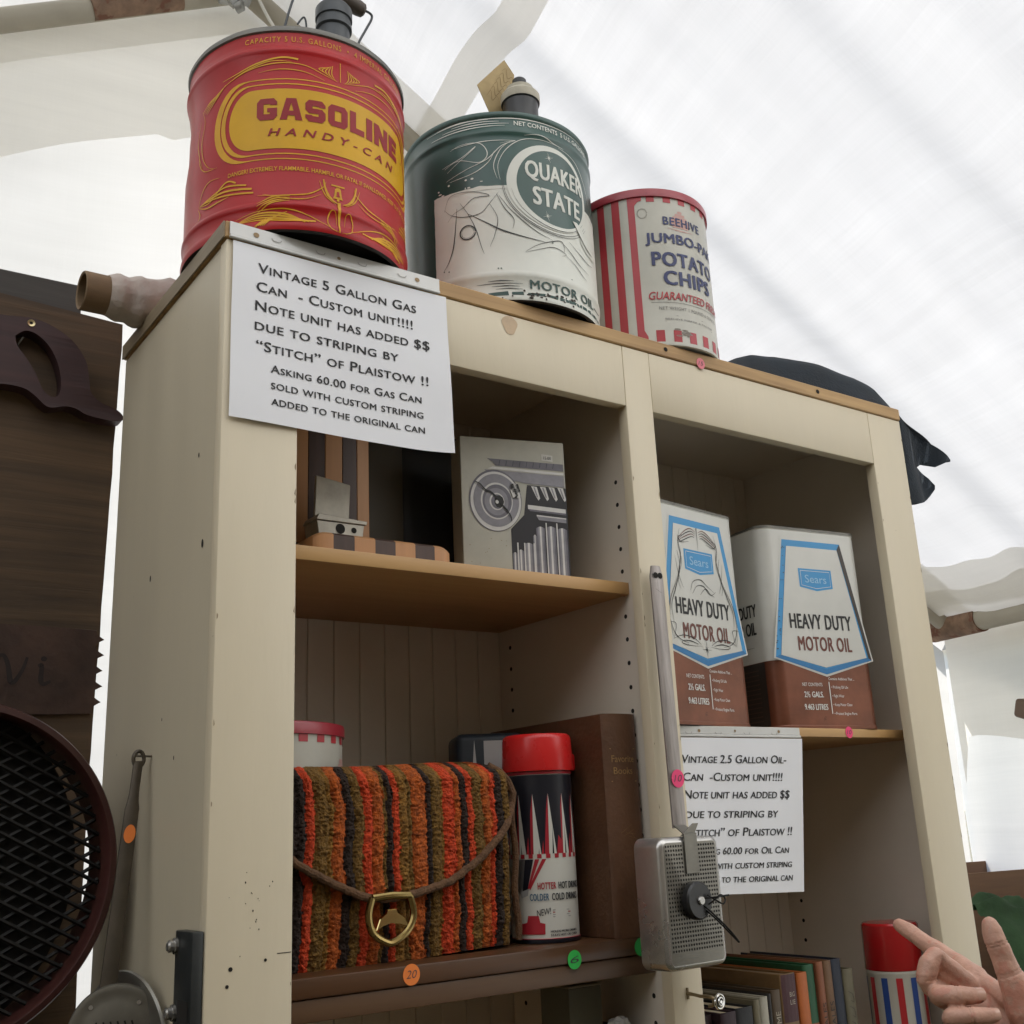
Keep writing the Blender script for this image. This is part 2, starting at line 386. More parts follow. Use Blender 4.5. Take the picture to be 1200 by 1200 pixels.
def strip(name, fa, fb, nu, nv, mat, off=-.02):
    def f(u, v):
        a = fa(u, v); b = fb(u, v); z = ZR + (ZE - ZR) * (a - A0) / (AE - A0) - .05 * math.sin(math.pi * (a - A0) / (AE + .1 - A0))
        return TT(a, b, z + folds(a, b) + off), (b, a)
    return sheet(name, f, nu, nv, mat)
wob = lambda x, k: .018 * noise.noise(Vector((x * 2.2, k, 0))) + .008 * noise.noise(Vector((x * 7, k, 3)))
strip('seam_band', lambda u, v: .905 + .085 * u + .35 * wob(BF + (1.95 - BF) * v, 1.5 + u) + .012 * (B0 - (BF + (1.95 - BF) * v)), lambda u, v: BF + (1.95 - BF) * v, 4, 160, FABD)
strip('seam_band', lambda u, v: A0 + .05 + (AE - A0 - .05) * v, lambda u, v: 1.735 + .26 * u + wob(v * 3, 4 + u) * .5, 5, 60, FABD, -.028)
strip('seam_band', lambda u, v: 2.735 + .16 * u + 1.3 * wob((BF + (1.95 - BF) * v) * 1.4, 7.), lambda u, v: BF + (1.93 - BF) * v, 4, 200, FABD, -.035)
strip('seam_band', lambda u, v: 2.805 + .10 * u + 1.6 * wob((BF + (1.95 - BF) * v) * 1.4 + .2, 9.), lambda u, v: BF + (1.9 - BF) * v, 4, 200, FABD, -.05)
def zl(a): return ZR + (ZL - ZR) * (a - A0) / (AL - A0)
def zrr(a): return ZR + (ZE - ZR) * (a - A0) / (AE - A0)
def ztop(a): return zl(a) if a < A0 else zrr(a)
def gable(u, v):
    a = AL + (AE + .055 - AL) * u; zt = ztop(a) - .03; z = zt * v
    return TT(a, B0 + .05 + .02 * math.sin(a * 7 + .6 * z) + .03 * noise.noise(Vector((a * 2, z * .6, 0))) + .02 * noise.noise(Vector((a + z, (a - z) * 2, 5))), z), (a, z)
sheet('wall_panel', gable, 120, 50, FABG)
def gflap(u, v):
    a = -2.2 + (2.9 + 2.2) * u; zt = ztop(a) - .08; z = zt - .43 * (1 - v) - .015 * noise.noise(Vector((a * 3, 0, 0))) * (1 - v) - (0.03 if a > .1 else 0)
    return TT(a, B0 - .03 + .015 * math.sin(a * 5), z), (a, z)
sheet('valance', gflap, 100, 6, FABD)
def gflap2(u, v):
    a = -2.2 + (2.9 + 2.2) * u; zt = ztop(a) - .05; z = zt - .15 * (1 - v) - .006 * noise.noise(Vector((a * 4, 2, 0))) * (1 - v)
    return TT(a, B0 - .055 + .01 * math.sin(a * 5), z), (a, z)
sheet('valance', gflap2, 100, 3, FABD)
def rwall(u, v):
    b = BF + (B0 + .06 - BF) * u; z = (ZE + .02) * v
    return TT(AE + .06 + .02 * math.sin(b * 6 + z) + .03 * noise.noise(Vector((b * 2, z, 2))), b, z), (b, z)
sheet('wall_panel', rwall, 90, 26, FABW)
def rflap(u, v):
    b = BF + (1.97 - BF) * u; bot = 1.80 - .10 * abs(math.sin((b - 1.9) * 2.4)) ** 1.5 - (.16 if b > 1.95 else 0)
    z = bot + (ZE - .0 - bot) * v
    return TT(AE + .005 + .012 * math.sin(b * 5), b, z), (b, z)
sheet('valance', rflap, 160, 5, FABD)
def lwall(u, v):
    b = BF + (B0 - BF) * u; z = (ZL + .02) * v
    return TT(AL - .05 + .03 * math.sin(b * 5 + z), b, z), (b, z)
CANVAS = pbr('brown_light_block_canvas', (.24, .20, .14), .9, var=.2, vscale=4, bump=.3)  # unseen left wall, made opaque to hold light off the cabinet side
sheet('wall_panel', lwall, 60, 20, CANVAS)
def light_block_wall(u, v):  # unseen wall added behind the camera to block low light from the front
    a = AL + (AE - AL) * u; z = 3.35 * v
    return TT(a, -2.25 + .04 * math.sin(a * 6 + z), z), (a, z)
sheet('wall_panel', light_block_wall, 80, 20, pbr('tan_light_block_canvas', (.20, .165, .12), .9, var=.15, vscale=4, bump=.3))
def pole(p, q, r, mat=None, seg=20):
    bm = bmesh.new(); P, Q = TT(*p), TT(*q); tube(bm, [P + (Q - P) * (k / 8) for k in range(9)], r, seg); return part('pipe', bm, mat or PIPE, tent, smooth=60)
pole((AE - .03, B0 - .12, ZE), (AE - .03, BF, ZE), .042)                       # right eave
pole((AE - .03, B0 - .26, ZE), (AE - .03, B0 - .02, ZE), .047, RUST)           # rusty elbow sleeve
pole((AE - .17, B0 - .02, ZE), (AE - .17, B0 - .02, 0), .04)
pole((A0 - .02, B0 - .1, ZR - .09), (AL, B0 - .1, ZL - .06), .036)             # left rafter
pole((A0 - .20, B0 - .104, ZR - .172), (A0 - .46, B0 - .104, ZR - .292), .039, RUST)
pole((A0 + .02, B0 - .1, ZR - .09), (AE - .03, B0 - .1, ZE), .036)             # right rafter
pole((A0, B0 - .1, ZR - .08), (A0, BF, ZR - .08), .036)                        # ridge pipe
pole((AL, B0 - .1, ZL - .06), (AL, BF, ZL - .06), .04)
pole((AL, B0 - .1, ZL - .06), (AL, B0 - .1, 0), .04)
for p in ((AE - .03, BF, ZE), (AL, BF, ZL - .06)): pole(p, (p[0], p[1], 0), .04)
# clamp with bolts and a chain of cord at the ridge joint
bm = bmesh.new()
for k in range(9):
    c = TT(A0 - .07 + .022 * (k % 3) + .02 * (k // 3), B0 - .18, ZR - .19 + .028 * (k // 3) - .012 * (k % 3))
    M = Matrix.Translation(c) @ Matrix.Rotation(R(40 * k), 4, 'Y') @ Matrix.Rotation(R(25 * k), 4, 'X')
    vv = bmesh.ops.create_cone(bm, cap_ends=True, segments=6 if k % 2 else 16, radius1=.019, radius2=.016, depth=.022)['verts']
    bmesh.ops.transform(bm, matrix=M, verts=vv)
box(bm, -.05, .05, -.012, .012, -.035, .035, .006, M=Matrix.Translation(TT(A0 - .05, B0 - .15, ZR - .15)) @ Matrix.Rotation(R(-20), 4, 'Y'))
part('clamp', bm, pbr('galvanised_clamp', (.34, .34, .32), .45, .6, var=.25, vscale=30), tent)
bm = bmesh.new()
tube(bm, catmull([TT(A0 + .01, B0 - .2, ZR - .14), TT(A0 + .05, B0 - .22, ZR - .25), TT(A0 + .10, B0 - .24, ZR - .36), TT(A0 + .16, B0 - .2, ZR - .45)], 6), .005, 8)
part('cord', bm, pbr('white_cord', (.6, .58, .52), .8), tent)
bm = bmesh.new()
for k in range(14):
    c = TT(-.375 + .012 * noise.noise(Vector((k, 0, 0))), B0 - .17, ZL + (ZR - ZL) * .82 + .02 + .012 * k)
    vv = bmesh.ops.create_icosphere(bm, subdivisions=1, radius=.017)['verts']
    bmesh.ops.transform(bm, matrix=Matrix.Translation(c + Vector((random.uniform(-.014, .014), random.uniform(-.012, .012), 0))) @ Matrix.Diagonal((1, 1, .6, 1)), verts=vv)
part('knotted_cord', bm, pbr('grey_rope', (.42, .40, .35), .9, bump=.4, bscale=200), tent)

# ================================================================== CABINET
W, D, YF, YS, YB = 1.2183, .3858, .019, .0363, .3536
A1, B1, B2, B3, ZO = .088, .5835, .6335, 1.1303, -.0916
XW, XW2 = .5955, .6215
cab = thing('display_cabinet', 'tall cream painted open-shelf display cabinet filled with old tins and books', 'cabinet', (0, 0, -H))
bm = bmesh.new(); box(bm, -.002, W + .001, -.002, D + .001, 0.0005, .0217, .0015)
part('top_board', bm, [PLY], cab)
bm = bmesh.new(); box(bm, -.0042, -.002, 0, D, .0008, .0214, .0004); part('edge_strip', bm, PLY_SIDE, cab)
def holes_x(bm, x, ys, zs, nx, r=.0032, mi=1):
    for y in ys:
        for z in zs:
            zz = z + random.uniform(-.001, .001)
            f = bm.faces.new([bm.verts.new((x + nx * .0004, y + r * math.cos(t), zz + r * math.sin(t))) for t in [2 * math.pi * k / 12 for k in range(12)]]); f.material_index = mi; f.tag = True
PZ = [-.19 - .032 * k for k in range(40)]
def side(name, x0, x1, mats, holes):
    bm = bmesh.new(); box(bm, x0, x1, YF, D, -H + .002, -.0005, .001)
    for x, ys, nx in holes: holes_x(bm, x, ys, PZ, nx)
    return bm
bm = side('l', .0015, .018, None, [(.018, (.055, .325), 1)])
for y, z, s in ((.226, -.346, .004), (.049, -.344, .005), (.07, -.237, .003), (.115, -.565, .0025), (.16, -.52, .002)):
    f = bm.faces.new([bm.verts.new((.0011, y + s * .6 * math.cos(t), z + s * math.sin(t))) for t in [2 * math.pi * k / 10 for k in range(10)]]); f.material_index = 1; f.tag = True
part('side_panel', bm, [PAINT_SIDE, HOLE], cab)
bm = side('r', W - .018, W - .0015, None, [(W - .018, (.055, .325), -1)]); part('side_panel', bm, [INNER, HOLE], cab)
bm = side('c', XW, XW2, None, [(XW, (.048, .325), -1), (XW2, (.048, .325), 1)]); part('divider', bm, [INNER, HOLE], cab)
CHIP = pbr('bare_wood_chip', (.27, .20, .12), .8, var=.3, vscale=60)
for x0, x1 in ((0, A1), (B1, B2), (B3, W)):
    bm = bmesh.new(); box(bm, x0, x1, 0, YF - .0003, -H + .002, -.0003, .0014, seg=2)
    if x0 == 0:
        for k in range(16):
            x, z, s = .045 + random.gauss(0, .010), -.712 + random.gauss(0, .018), random.uniform(.0004, .0012)
            f = bm.faces.new([bm.verts.new((x + s * .6 * math.cos(t), -.0004, z + s * math.sin(t))) for t in [2 * math.pi * q / 8 for q in range(8)]]); f.material_index = 1; f.tag = True
        for x, z, s in ((.025, -.770, .0022), (.022, -.785, .0018), (.060, -.765, .0016)):
            f = bm.faces.new([bm.verts.new((x + s * math.cos(t), -.0004, z + s * math.sin(t))) for t in [2 * math.pi * q / 8 for q in range(8)]]); f.material_index = 1; f.tag = True
        box(bm, .072, .0865, -.0004, .0002, -.7605, -.7598, 0, 1)
    for k in range(14):
        xe = random.choice((x0, x1)); zc = random.uniform(-1.0, -.03); s = random.uniform(.001, .0035); sg = 1 if xe == x0 else -1
        pts = [(xe + sg * .0014, zc - s * 1.6), (xe + sg * (.0014 + s * .5), zc - s * .7), (xe + sg * (.0014 + s * random.uniform(.2, .8)), zc + s * .5), (xe + sg * .0014, zc + s * 1.5)]
        f = bm.faces.new([bm.verts.new((px, -.0003, pz)) for px, pz in pts]); f.material_index = 2; f.tag = True
    part('stile', bm, [PAINT, HOLE, CHIP], cab)
KNOT = pbr('bled_through_knot', (.50, .36, .22), .42, var=.15, vscale=30)
for x0, x1 in ((A1 + .0004, B1 - .0004), (B2 + .0004, B3 - .0004)):
    bm = bmesh.new(); box(bm, x0, x1, .0002, YF - .0005, ZO, -.0003, .0014, seg=2)
    if x0 < .3:
        f = bm.faces.new([bm.verts.new((.388 + (.012 + .002 * math.sin(3 * t)) * math.cos(t), -.0003, -.0150 + .0135 * math.sin(t))) for t in [2 * math.pi * q / 20 for q in range(20)]]); f.material_index = 1; f.tag = True
    part('rail', bm, [PAINT, KNOT], cab)
bm = bmesh.new()                                                              # beadboard back
x = .018
while x < W - .02:
    if not (XW - .03 < x < XW - .001) or True: box(bm, x, min(x + .0405, W - .018), YB, YB + .009, -H + .01, -.002, .0012)
    x += .0412
box(bm, .018, W - .018, YB + .0092, YB + .0145, -H + .01, -.002, 0)
part('back_panel', bm, INNER, cab)
bm = bmesh.new(); box(bm, .019, XW - .0005, YF + .001, YB - .0005, -.010, -.0008); box(bm, XW2 + .0005, W - .019, YF + .001, YB - .0005, -.010, -.0008); part('ceiling_panel', bm, INNER, cab)
bm = bmesh.new(); box(bm, .0185, XW - .0005, YS, YB - .001, -.3535, -.3365, .0012, seg=2); part('shelf', bm, MAPLE, cab)
bm = bmesh.new(); box(bm, XW2 + .0005, W - .0185, YS, YB - .001, -.5415, -.5285, .0012, seg=2); part('shelf', bm, MAPLE, cab)
bm = bmesh.new(); box(bm, .0185, XW - .0005, YS, YB - .001, -.8105, -.790, .002, seg=2); part('shelf', bm, BROWNW, cab, label='dark brown painted lower shelf')
bm = bmesh.new(); box(bm, .0185, XW - .0005, YS + .003, YB - .001, -.8335, -.8112, .002, seg=2); part('shelf', bm, wood('brown_board', (.135, .072, .035), (.085, .042, .02), 0, 5, .45), cab, label='mid brown board under the lower shelf')
for z in (-1.13, -1.62): 
    bm = bmesh.new(); box(bm, .0185, XW - .0005, YS, YB - .001, z - .018, z, .0015); part('shelf', bm, MAPLE, cab)
for z in (-1.085, -1.60):
    bm = bmesh.new(); box(bm, XW2 + .0005, W - .0185, YS, YB - .001, z - .018, z, .0015); part('shelf', bm, MAPLE, cab)
bm = bmesh.new()
for x0, x1 in ((A1 + .0004, B1 - .0004), (B2 + .0004, B3 - .0004)): box(bm, x0, x1, .0004, YF - .0005, -H + .002, -H + .13, .001)
part('plinth', bm, PAINT, cab)
# round price stickers are stuck to the cabinet
def sticker(x, y, z, r, col, name, txt=None, parent=cab, nrm=(0, -1, 0), ex=(1, 0, 0), label=None, ry=None):
    bm = bmesh.new(); mp = planemap((x, y, z), ex, (0, 0, 1), nrm)
    ppoly(bm, circ(0, 0, r, ry or r * 1.04, 32), mp, 0, .0007)
    if txt: ptext(bm, txt, -r * .62, r * .62, -r * .35, r * .75, mp, 1, .0010, bold=-.008, shear=.25)
    part('price_sticker', bm, [pbr(name, col, .6, var=.05), pbr('biro_ink', (.05, .05, .06), .6)], parent, label=label)
sticker(.242, YS, -.7995, .0105, (.80, .21, .035), 'orange_sticker', '20', label='orange round sticker reading 20')
sticker(.464, YS, -.806, .0103, (.03, .50, .08), 'green_sticker', '6', label='green round sticker below the vacuum flask')
sticker(.569, YS, -.8015, .0103, (.02, .36, .07), 'green_sticker_dark', None, label='darker green round sticker at the shelf end')
sticker(.737, -.002, .0045, .0085, (.72, .20, .24), 'pink_sticker', '15', label='pink round sticker on the top board')
sticker(1.021, YS, -.534, .0085, (.85, .06, .20), 'hot_pink_sticker', '10', label='hot pink round sticker on the right shelf')
for x, r in ((.667, .0038), (1.003, .0042)):
    bm = bmesh.new(); ppoly(bm, circ(x, .012, r, r * .9, 14), planemap((0, -.002, 0), (1, 0, 0), (0, 0, 1), (0, -1, 0)), 0, .0006); part('nail_hole', bm, HOLE, cab)

# ================================================================== THE THREE TINS ON TOP
TOPZ = .0219
def tin(name, label, cx, cy, prof, R0, rfun, mats, deco, group=None):
    t = thing(name, label, 'tin can', (cx, cy, TOPZ)); bm = bmesh.new()
    lathe(bm, prof, 144, cx, cy, TOPZ, rfun)
    # the printed design follows the tin's own profile
    body = [(r, z) for r, z, _ in prof if r > R0 * .9]
    def rad(th, z):
        r = R0
        for (r0, z0), (r1, z1) in zip(body, body[1:]):
            if z0 <= z <= z1 and z1 > z0: r = r0 + (r1 - r0) * (z - z0) / (z1 - z0); break
        return r + (rfun(th, z) if rfun else 0)
    deco(bm, cylmap(cx, cy, TOPZ, R0, rad))
    part('body', bm, mats, t, smooth=40)
    return t
def bead(z, w, h, R0, mi):   # raised rolled hoop
    return [(R0, z - w, mi), (R0 + h * .5, z - w * .6, mi), (R0 + h, z - w * .2, mi), (R0 + h, z + w * .2, mi), (R0 + h * .5, z + w * .6, mi), (R0, z + w, mi)]
RG = .1403
def gdent(th, z):
    d = 0
    a = th - 2 * math.pi if th > math.pi else th
    s = a * RG
    d -= .009 * math.exp(-((s + .275) / .05) ** 2 - ((z - .165) / .016) ** 2)
    d -= .006 * math.exp(-((s + .265) / .045) ** 2 - ((z - .215) / .012) ** 2)
    d -= .003 * math.exp(-((s - .115) / .025) ** 2 - ((z - .17) / .03) ** 2)
    d += .0008 * noise.noise(Vector((math.cos(th) * 3, math.sin(th) * 3, z * 14)))
    return d
gp_ = [(0, .010, 6), (.128, .010, 6), (.134, .004, 6), (.1375, 0, 6), (.1415, .0015, 0), (.1428, .006, 0), (.1418, .012, 0), (RG - .0004, .015, 0)]
gp_ += bead(.034, .006, .0022, RG, 0) + [(RG, .09, 0), (RG, .12, 0), (RG, .15, 0), (RG, .18, 0), (RG, .21, 0)] + bead(.248, .006, .0020, RG, 0)
gp_ += [(RG - .0012, .262, 0), (RG - .0012, .2745, 5), (RG + .0012, .276, 5), (RG + .0018, .280, 5), (RG, .2835, 5), (RG - .004, .2835, 5), (RG - .006, .274, 5), (.05, .276, 5), (0, .277, 5)]
def gdeco(bm, mp):
    c = .012
    def P(pts, mi, h, holes=()): ppoly(bm, pts, mp, mi, h, c, holes)
    def S(pts, w, mi=2, h=.0007, **k): pline(bm, pts, w, mp, mi, h, **k)
    C0 = -.007
    sx0, sx1 = -.145, .131
    # concentric rounded outlines round the yellow panel: crescents that swell at the ends
    for off, th0, th1 in ((.0235, .0095, .0014), (.0125, .0065, .0016)):
        o_ = stadium(sx0 - off, sx1 + off, .1095 - off * .62, .1925 + off * .62, 20)
        i_ = stadium(sx0 - off + th0, sx1 + off - th0, .1095 - off * .62 + th1, .1925 + off * .62 - th1, 20)
        P(o_, 2, .0004, [i_[::-1]])
    P(stadium(sx0, sx1, .1095, .1925, 20), 1, .0005)
    block(bm, 'GASOLINE', -.1078, .0942, .1488, .1790, mp, 3, .0009, c)
    ptext(bm, 'HANDY-CAN', -.0935, .0800, .1265, .0102, mp, 3, .0009, fat=.016, shear=.25, cell=c, spacing=1.7)
    ptext(bm, 'CAPACITY 5 U.S. GALLONS  •  4 IMPERIAL GALLONS', -.1255, .108, .2605, .0075, mp, 2, .0007, cell=c, spacing=1.25)
    ptext(bm, 'DANGER! EXTREMELY FLAMMABLE. HARMFUL OR FATAL IF SWALLOWED. KEEP OUT OF REACH', -.1440, .128, .0795, .0056, mp, 2, .0007, bold=.012, cell=c)
    # bell emblem
    P([(-.0165, .050), (-.0040, .050), (-.0055, .054), (-.0065, .0625), (-.0085, .0655), (-.0120, .0655), (-.0140, .0625), (-.0150, .054)], 2, .0006)
    P(circ(-.0102, .0485, .0016), 2, .0007); P([(-.0185, .0665), (-.002, .0665), (-.002, .0685), (-.0185, .0685)], 2, .0006)
    P([(-.0125, .053), (-.0080, .053), (-.0090, .060), (-.0115, .060)], 0, .0009)
    # hand-brushed pinstripes, mirrored about the middle of the label
    for s_ in (1, -1):
        m = lambda pts: [(C0 + s_ * x, z) for x, z in pts]
        S(m([(-.004, .2135), (-.022, .219), (-.045, .2275), (-.075, .2290), (-.105, .2245), (-.135, .2150), (-.155, .2050), (-.168, .190)]), .0016)
        S(m([(-.020, .2100), (-.045, .2180), (-.075, .2200), (-.100, .2165)]), .0013)
        S(m([(-.052, .2350), (-.072, .2370), (-.100, .2310), (-.128, .2215), (-.150, .2180)]), .0030, taper=(.9, .7, .15))
        S(m([(-.060, .2310), (-.085, .2320), (-.110, .2250), (-.132, .2170)]), .0017)
        for k in range(5):
            S(m([(-.006 - .0035 * k, .2135 + .002 * k), (-.011 - .0040 * k, .222 + .001 * k), (-.010 - .0018 * k, .2345 - .0012 * k)]), .0013, taper=(.25, 1, .5))
        for k in range(4):
            S(m([(-.160 + .005 * k, .2030 + .003 * k), (-.172 + .004 * k, .1985), (-.186 + .003 * k, .190 - .002 * k)]), .0018)
        S(m([(-.187, .193), (-.181, .175), (-.186, .150), (-.182, .125), (-.172, .108), (-.160, .100)]), .0013)
        S(m([(-.190, .180), (-.196, .155), (-.190, .130), (-.183, .112)]), .0012)
        S(m([(-.155, .100), (-.176, .103), (-.188, .118), (-.190, .140)]), .0013)
        for k, (q, r) in enumerate(((.064, -.112), (.058, -.105), (.0525, -.103), (.070, -.126))):
            S(m([(-.185, .058), (-.165, .0625 - .002 * k), (-.140, q + .004), (r, q)]), .0026 + .0006 * (k == 1), taper=(.1, .8, .8))
        S(m([(-.186, .057), (-.170, .050), (-.150, .0515), (-.135, .054)]), .0020)
        S(m([(-.187, .058), (-.180, .076), (-.168, .085), (-.150, .084)]), .0014)
        S(m([(-.188, .056), (-.183, .045), (-.190, .036)]), .0014)
        # flourish beside the bell
        S(m([(-.098, .0475), (-.070, .0465), (-.040, .0500), (-.022, .0615), (-.018, .0700)]), .0017)
        S(m([(-.092, .0490), (-.062, .0425), (-.040, .0440), (-.024, .0520)]), .0014)
        S(m([(-.021, .0730), (-.019, .0620), (-.015, .0525), (-.009, .0465), (-.003, .0440)]), .0034, taper=(.5, 1, .2))
        S(m([(-.026, .0700), (-.022, .0580), (-.016, .0490), (-.006, .0425)]), .0015)
        S(m([(-.001, .0050), (-.012, .0080), (-.016, .0200), (-.012, .0320), (-.0065, .0300), (-.005, .0150)]), .0014)
        S(m([(-.006, .0050), (-.030, .0180), (-.060, .0280), (-.095, .0270), (-.125, .0190)]), .0016)
        for k in range(4): S(m([(-.030 - .004 * k, .0150 - .001 * k), (-.065, .0130 + .003 * k), (-.098, .0150 + .0028 * k), (-.128, .0120)]), .0030, taper=(.8, .8, .1))
        for k in range(5): S(m([(.063 + .006 * k, .0250 - .002 * k), (.078 + .005 * k, .0180 - .003 * k), (.089 + .002 * k, .0060)]), .0026)
        for k in range(4): S(m([(.060, .0400 + .002 * k), (.080, .0360 + .003 * k), (.098, .0240 + .004 * k)]), .0020)
    S([(C0, .2140), (C0, .2420)], .0017, smooth=False, taper=(.6, 1, .5)); S([(C0 - .002, .0045), (C0 - .002, .0250), (C0 - .002, .0455)], .0042, taper=(.3, .7, 1), h=.0009)
gas = tin('fuel_can', 'red fuel can with yellow GASOLINE panel and gold pinstripes on the cabinet top', .1333, .1093, gp_, RG, gdent,
          [RED, YEL, YST, DRED, BLK, STEEL, pbr('rusty_black_base', (.022, .018, .017), .7, .2, var=.4, vscale=20)], gdeco)
bm = bmesh.new()
lathe(bm, [(0.024, .274, 0), (.024, .278, 0), (.0205, .280, 0), (.0205, .330, 0), (.0235, .332, 0), (.0235, .338, 0), (.0220, .339, 0), (.0220, .346, 0), (.0240, .347, 0), (.0240, .362, 0), (.021, .3665, 0), (0, .367, 0)], 40, .1425, .020, TOPZ)
part('spout', bm, DARKM, gas)
bm = bmesh.new()
wl = [(.070, .040, .298), (.072, .034, .315), (.078, .030, .338), (.084, .030, .365), (.092, .031, .395), (.102, .034, .420), (.116, .032, .428)]
wr = [(.176, .036, .298), (.178, .032, .325), (.183, .030, .358), (.194, .030, .385), (.204, .030, .409), (.2005, .030, .4165), (.186, .031, .4175)]
for w_ in (wl, wr): tube(bm, catmull(w_, 5), .0017, 8)
tube(bm, catmull([(.096, .03, .352), (.104, .028, .365), (.1075, .028, .352), (.106, .03, .335), (.102, .03, .30)], 5), .0013, 8)
hb = part('bail_handle', bm, DARKM, gas)
bm = bmesh.new()
P0, P1 = Vector((.1165, .032, .4305)), Vector((.1935, .0305, .4155)); gr = []
tube(bm, [P0 + (P1 - P0) * t for t in (0, .03, .12, .5, .88, .97, 1)], [.006, .0092, .0105, .0112, .0105, .0092, .006], 20)
part('grip', bm, wood('dark_turned_grip', (.10, .075, .055), (.045, .034, .026), 0, 8), hb)
for x in (.070, .176):
    bm = bmesh.new(); box(bm, x - .008, x + .008, .030, .050, .2965, .306, .002); part('ear', bm, STEEL, gas)

RQ = .1402
def qdent(th, z): return .0012 * noise.noise(Vector((math.cos(th) * 2.5, math.sin(th) * 2.5, z * 9)))
qp_ = [(0, .010, 6), (.126, .010, 6), (.133, .004, 6), (.1372, 0, 6), (.1408, .0015, 1), (.1416, .005, 1), (RQ, .010, 1)]
qp_ += [(RQ, .033, 1), (RQ + .0014, .036, 1), (RQ + .0018, .040, 1), (RQ + .0012, .044, 1), (RQ, .047, 1), (RQ, .09, 1), (RQ, .13, 1), (RQ, .1755, 0), (RQ, .21, 0), (RQ, .25, 0)]
qp_ += [(RQ, .2565, 0), (RQ + .0016, .2595, 0), (RQ + .0018, .2635, 0), (RQ - .0005, .267, 0), (RQ - .0010, .285, 5), (RQ + .001, .287, 5), (RQ + .0016, .291, 5), (RQ, .2945, 5), (RQ - .004, .2945, 5), (RQ - .006, .284, 5), (.05, .286, 5), (0, .287, 5)]
def qdeco(bm, mp):
    c = .012
    def P(pts, mi, h, holes=()): ppoly(bm, pts, mp, mi, h, c, holes)
    def S(pts, w, mi=1, h=.0007, **k): pline(bm, pts, w, mp, mi, h, **k)
    rr = random.Random(3)
    # the green field wraps the left of the tin below the upper band as well
    L_ = [(-.1825 + .0012 * noise.noise(Vector((z * 60, 1, 0))), z) for z in [.0015 + .1745 * k / 30 for k in range(31)]]
    P([(-.33, .0015), (-.1825, .0015)] + L_[1:] + [(-.33, .176)], 0, .0004)
    up = [(-.1825 + .335 * k / 60, .1755 + .0022 * noise.noise(Vector((k * .35, 5, 0))) - (.0015 if 38 > k > 20 else 0)) for k in range(61)]
    P([(-.1825, .170)] + [(x, .170) for x in (-.1, 0, .15)] + up[::-1], 1, .0004)
    for k in range(9):
        x = rr.uniform(-.20, -.09); z = .176 + rr.uniform(0, .016); P(circ(x, z, rr.uniform(.0008, .003), rr.uniform(.0006, .0018), 7), 1, .0006)
    # ring of the Q with its tail
    P(circ(-.0035, .1815, .0700, .0665, 72), 1, .0008, [circ(.0005, .1815, .0600, .0590, 72)[::-1]])
    P(circ(.0005, .1815, .0600, .0590, 72), 0, .0007)
    for r_, sx in ((.0745, 0), (.0775, .001)): pline(bm, circ(-.0035 + sx, .1815, r_, r_ * .955, 60, R(165), R(330)), .0012, mp, 3, .0010, n=1, taper=(.2, 1, .3))
    pline(bm, circ(-.0015, .1815, .0665, .0645, 60, R(190), R(330)), .0010, mp, 3, .0012, n=1, taper=(.2, 1, .3))
    P([(.030, .1420), (.040, .1300), (.052, .1180), (.066, .1100), (.084, .1080), (.072, .1160), (.062, .1270), (.052, .1370), (.040, .1430)], 1, .0013)
    S([(.030, .1415), (.044, .1260), (.058, .1130), (.078, .1065)], .0012, 3, .0015)
    P([(.0455, .1225), (.060, .1090), (.082, .1045), (.096, .106), (.082, .1005), (.062, .1030), (.048, .1130)], 1, .0010)
    ptext(bm, 'QUAKER', -.0460, .0560, .1915, .0255, mp, 1, .0011, fat=.035, cell=c, spacing=1.05)
    ptext(bm, 'STATE', -.0362, .0475, .1500, .0270, mp, 1, .0011, fat=.035, cell=c, spacing=1.05)
    for x, z in ((-.008, .2290), (-.016, .1345)):
        for a in range(8):
            l = .0078 if a % 2 == 0 else .0042
            S([(x, z), (x + l * math.cos(a * math.pi / 4 + .3), z + l * 1.1 * math.sin(a * math.pi / 4 + .3))], .0008, 1, .0012, smooth=False, taper=(1, .6, .1))
    ptext(bm, 'NET CONTENTS  5 U.S. GALLONS', -.0590, .0820, .2725, .0070, mp, 1, .0007, bold=.012, cell=c)
    for k, (a, b) in enumerate(((-.185, -.072), (-.165, -.066), (-.150, -.080), (-.175, -.095))): S([(a, .2700 + .0042 * k), (a * .5 + b * .5, .2708 + .0042 * k), (b, .2715 + .0035 * k)], .0016, 1)
    S([(-.195, .2812), (-.10, .2832), (0, .2838), (.09, .2838)], .0016, 1)
    # white pinstripes on the green
    for q in ([(-.162, .2160), (-.140, .2230), (-.110, .2140), (-.098, .2260), (-.108, .2440), (-.135, .2470), (-.152, .2420)],
              [(-.166, .2180), (-.135, .2270), (-.115, .2400), (-.125, .2310), (-.158, .2090)], [(-.150, .2440), (-.105, .2465), (-.060, .2470)],
              [(-.160, .1960), (-.130, .2060), (-.100, .2170), (-.078, .2380), (-.058, .2470), (-.080, .2420)], [(-.155, .1930), (-.120, .1980), (-.098, .2120), (-.088, .2300)],
              [(-.082, .1840), (-.084, .2080), (-.072, .2320), (-.050, .2490), (-.020, .2550), (.010, .2540)], [(-.086, .1860), (-.090, .2080), (-.080, .2320), (-.066, .2450)],
              [(-.045, .2570), (-.020, .2610), (.004, .2550), (.020, .2530)], [(.010, .2520), (.045, .2420), (.072, .2150), (.086, .1900)]):
        S(q, .0013)
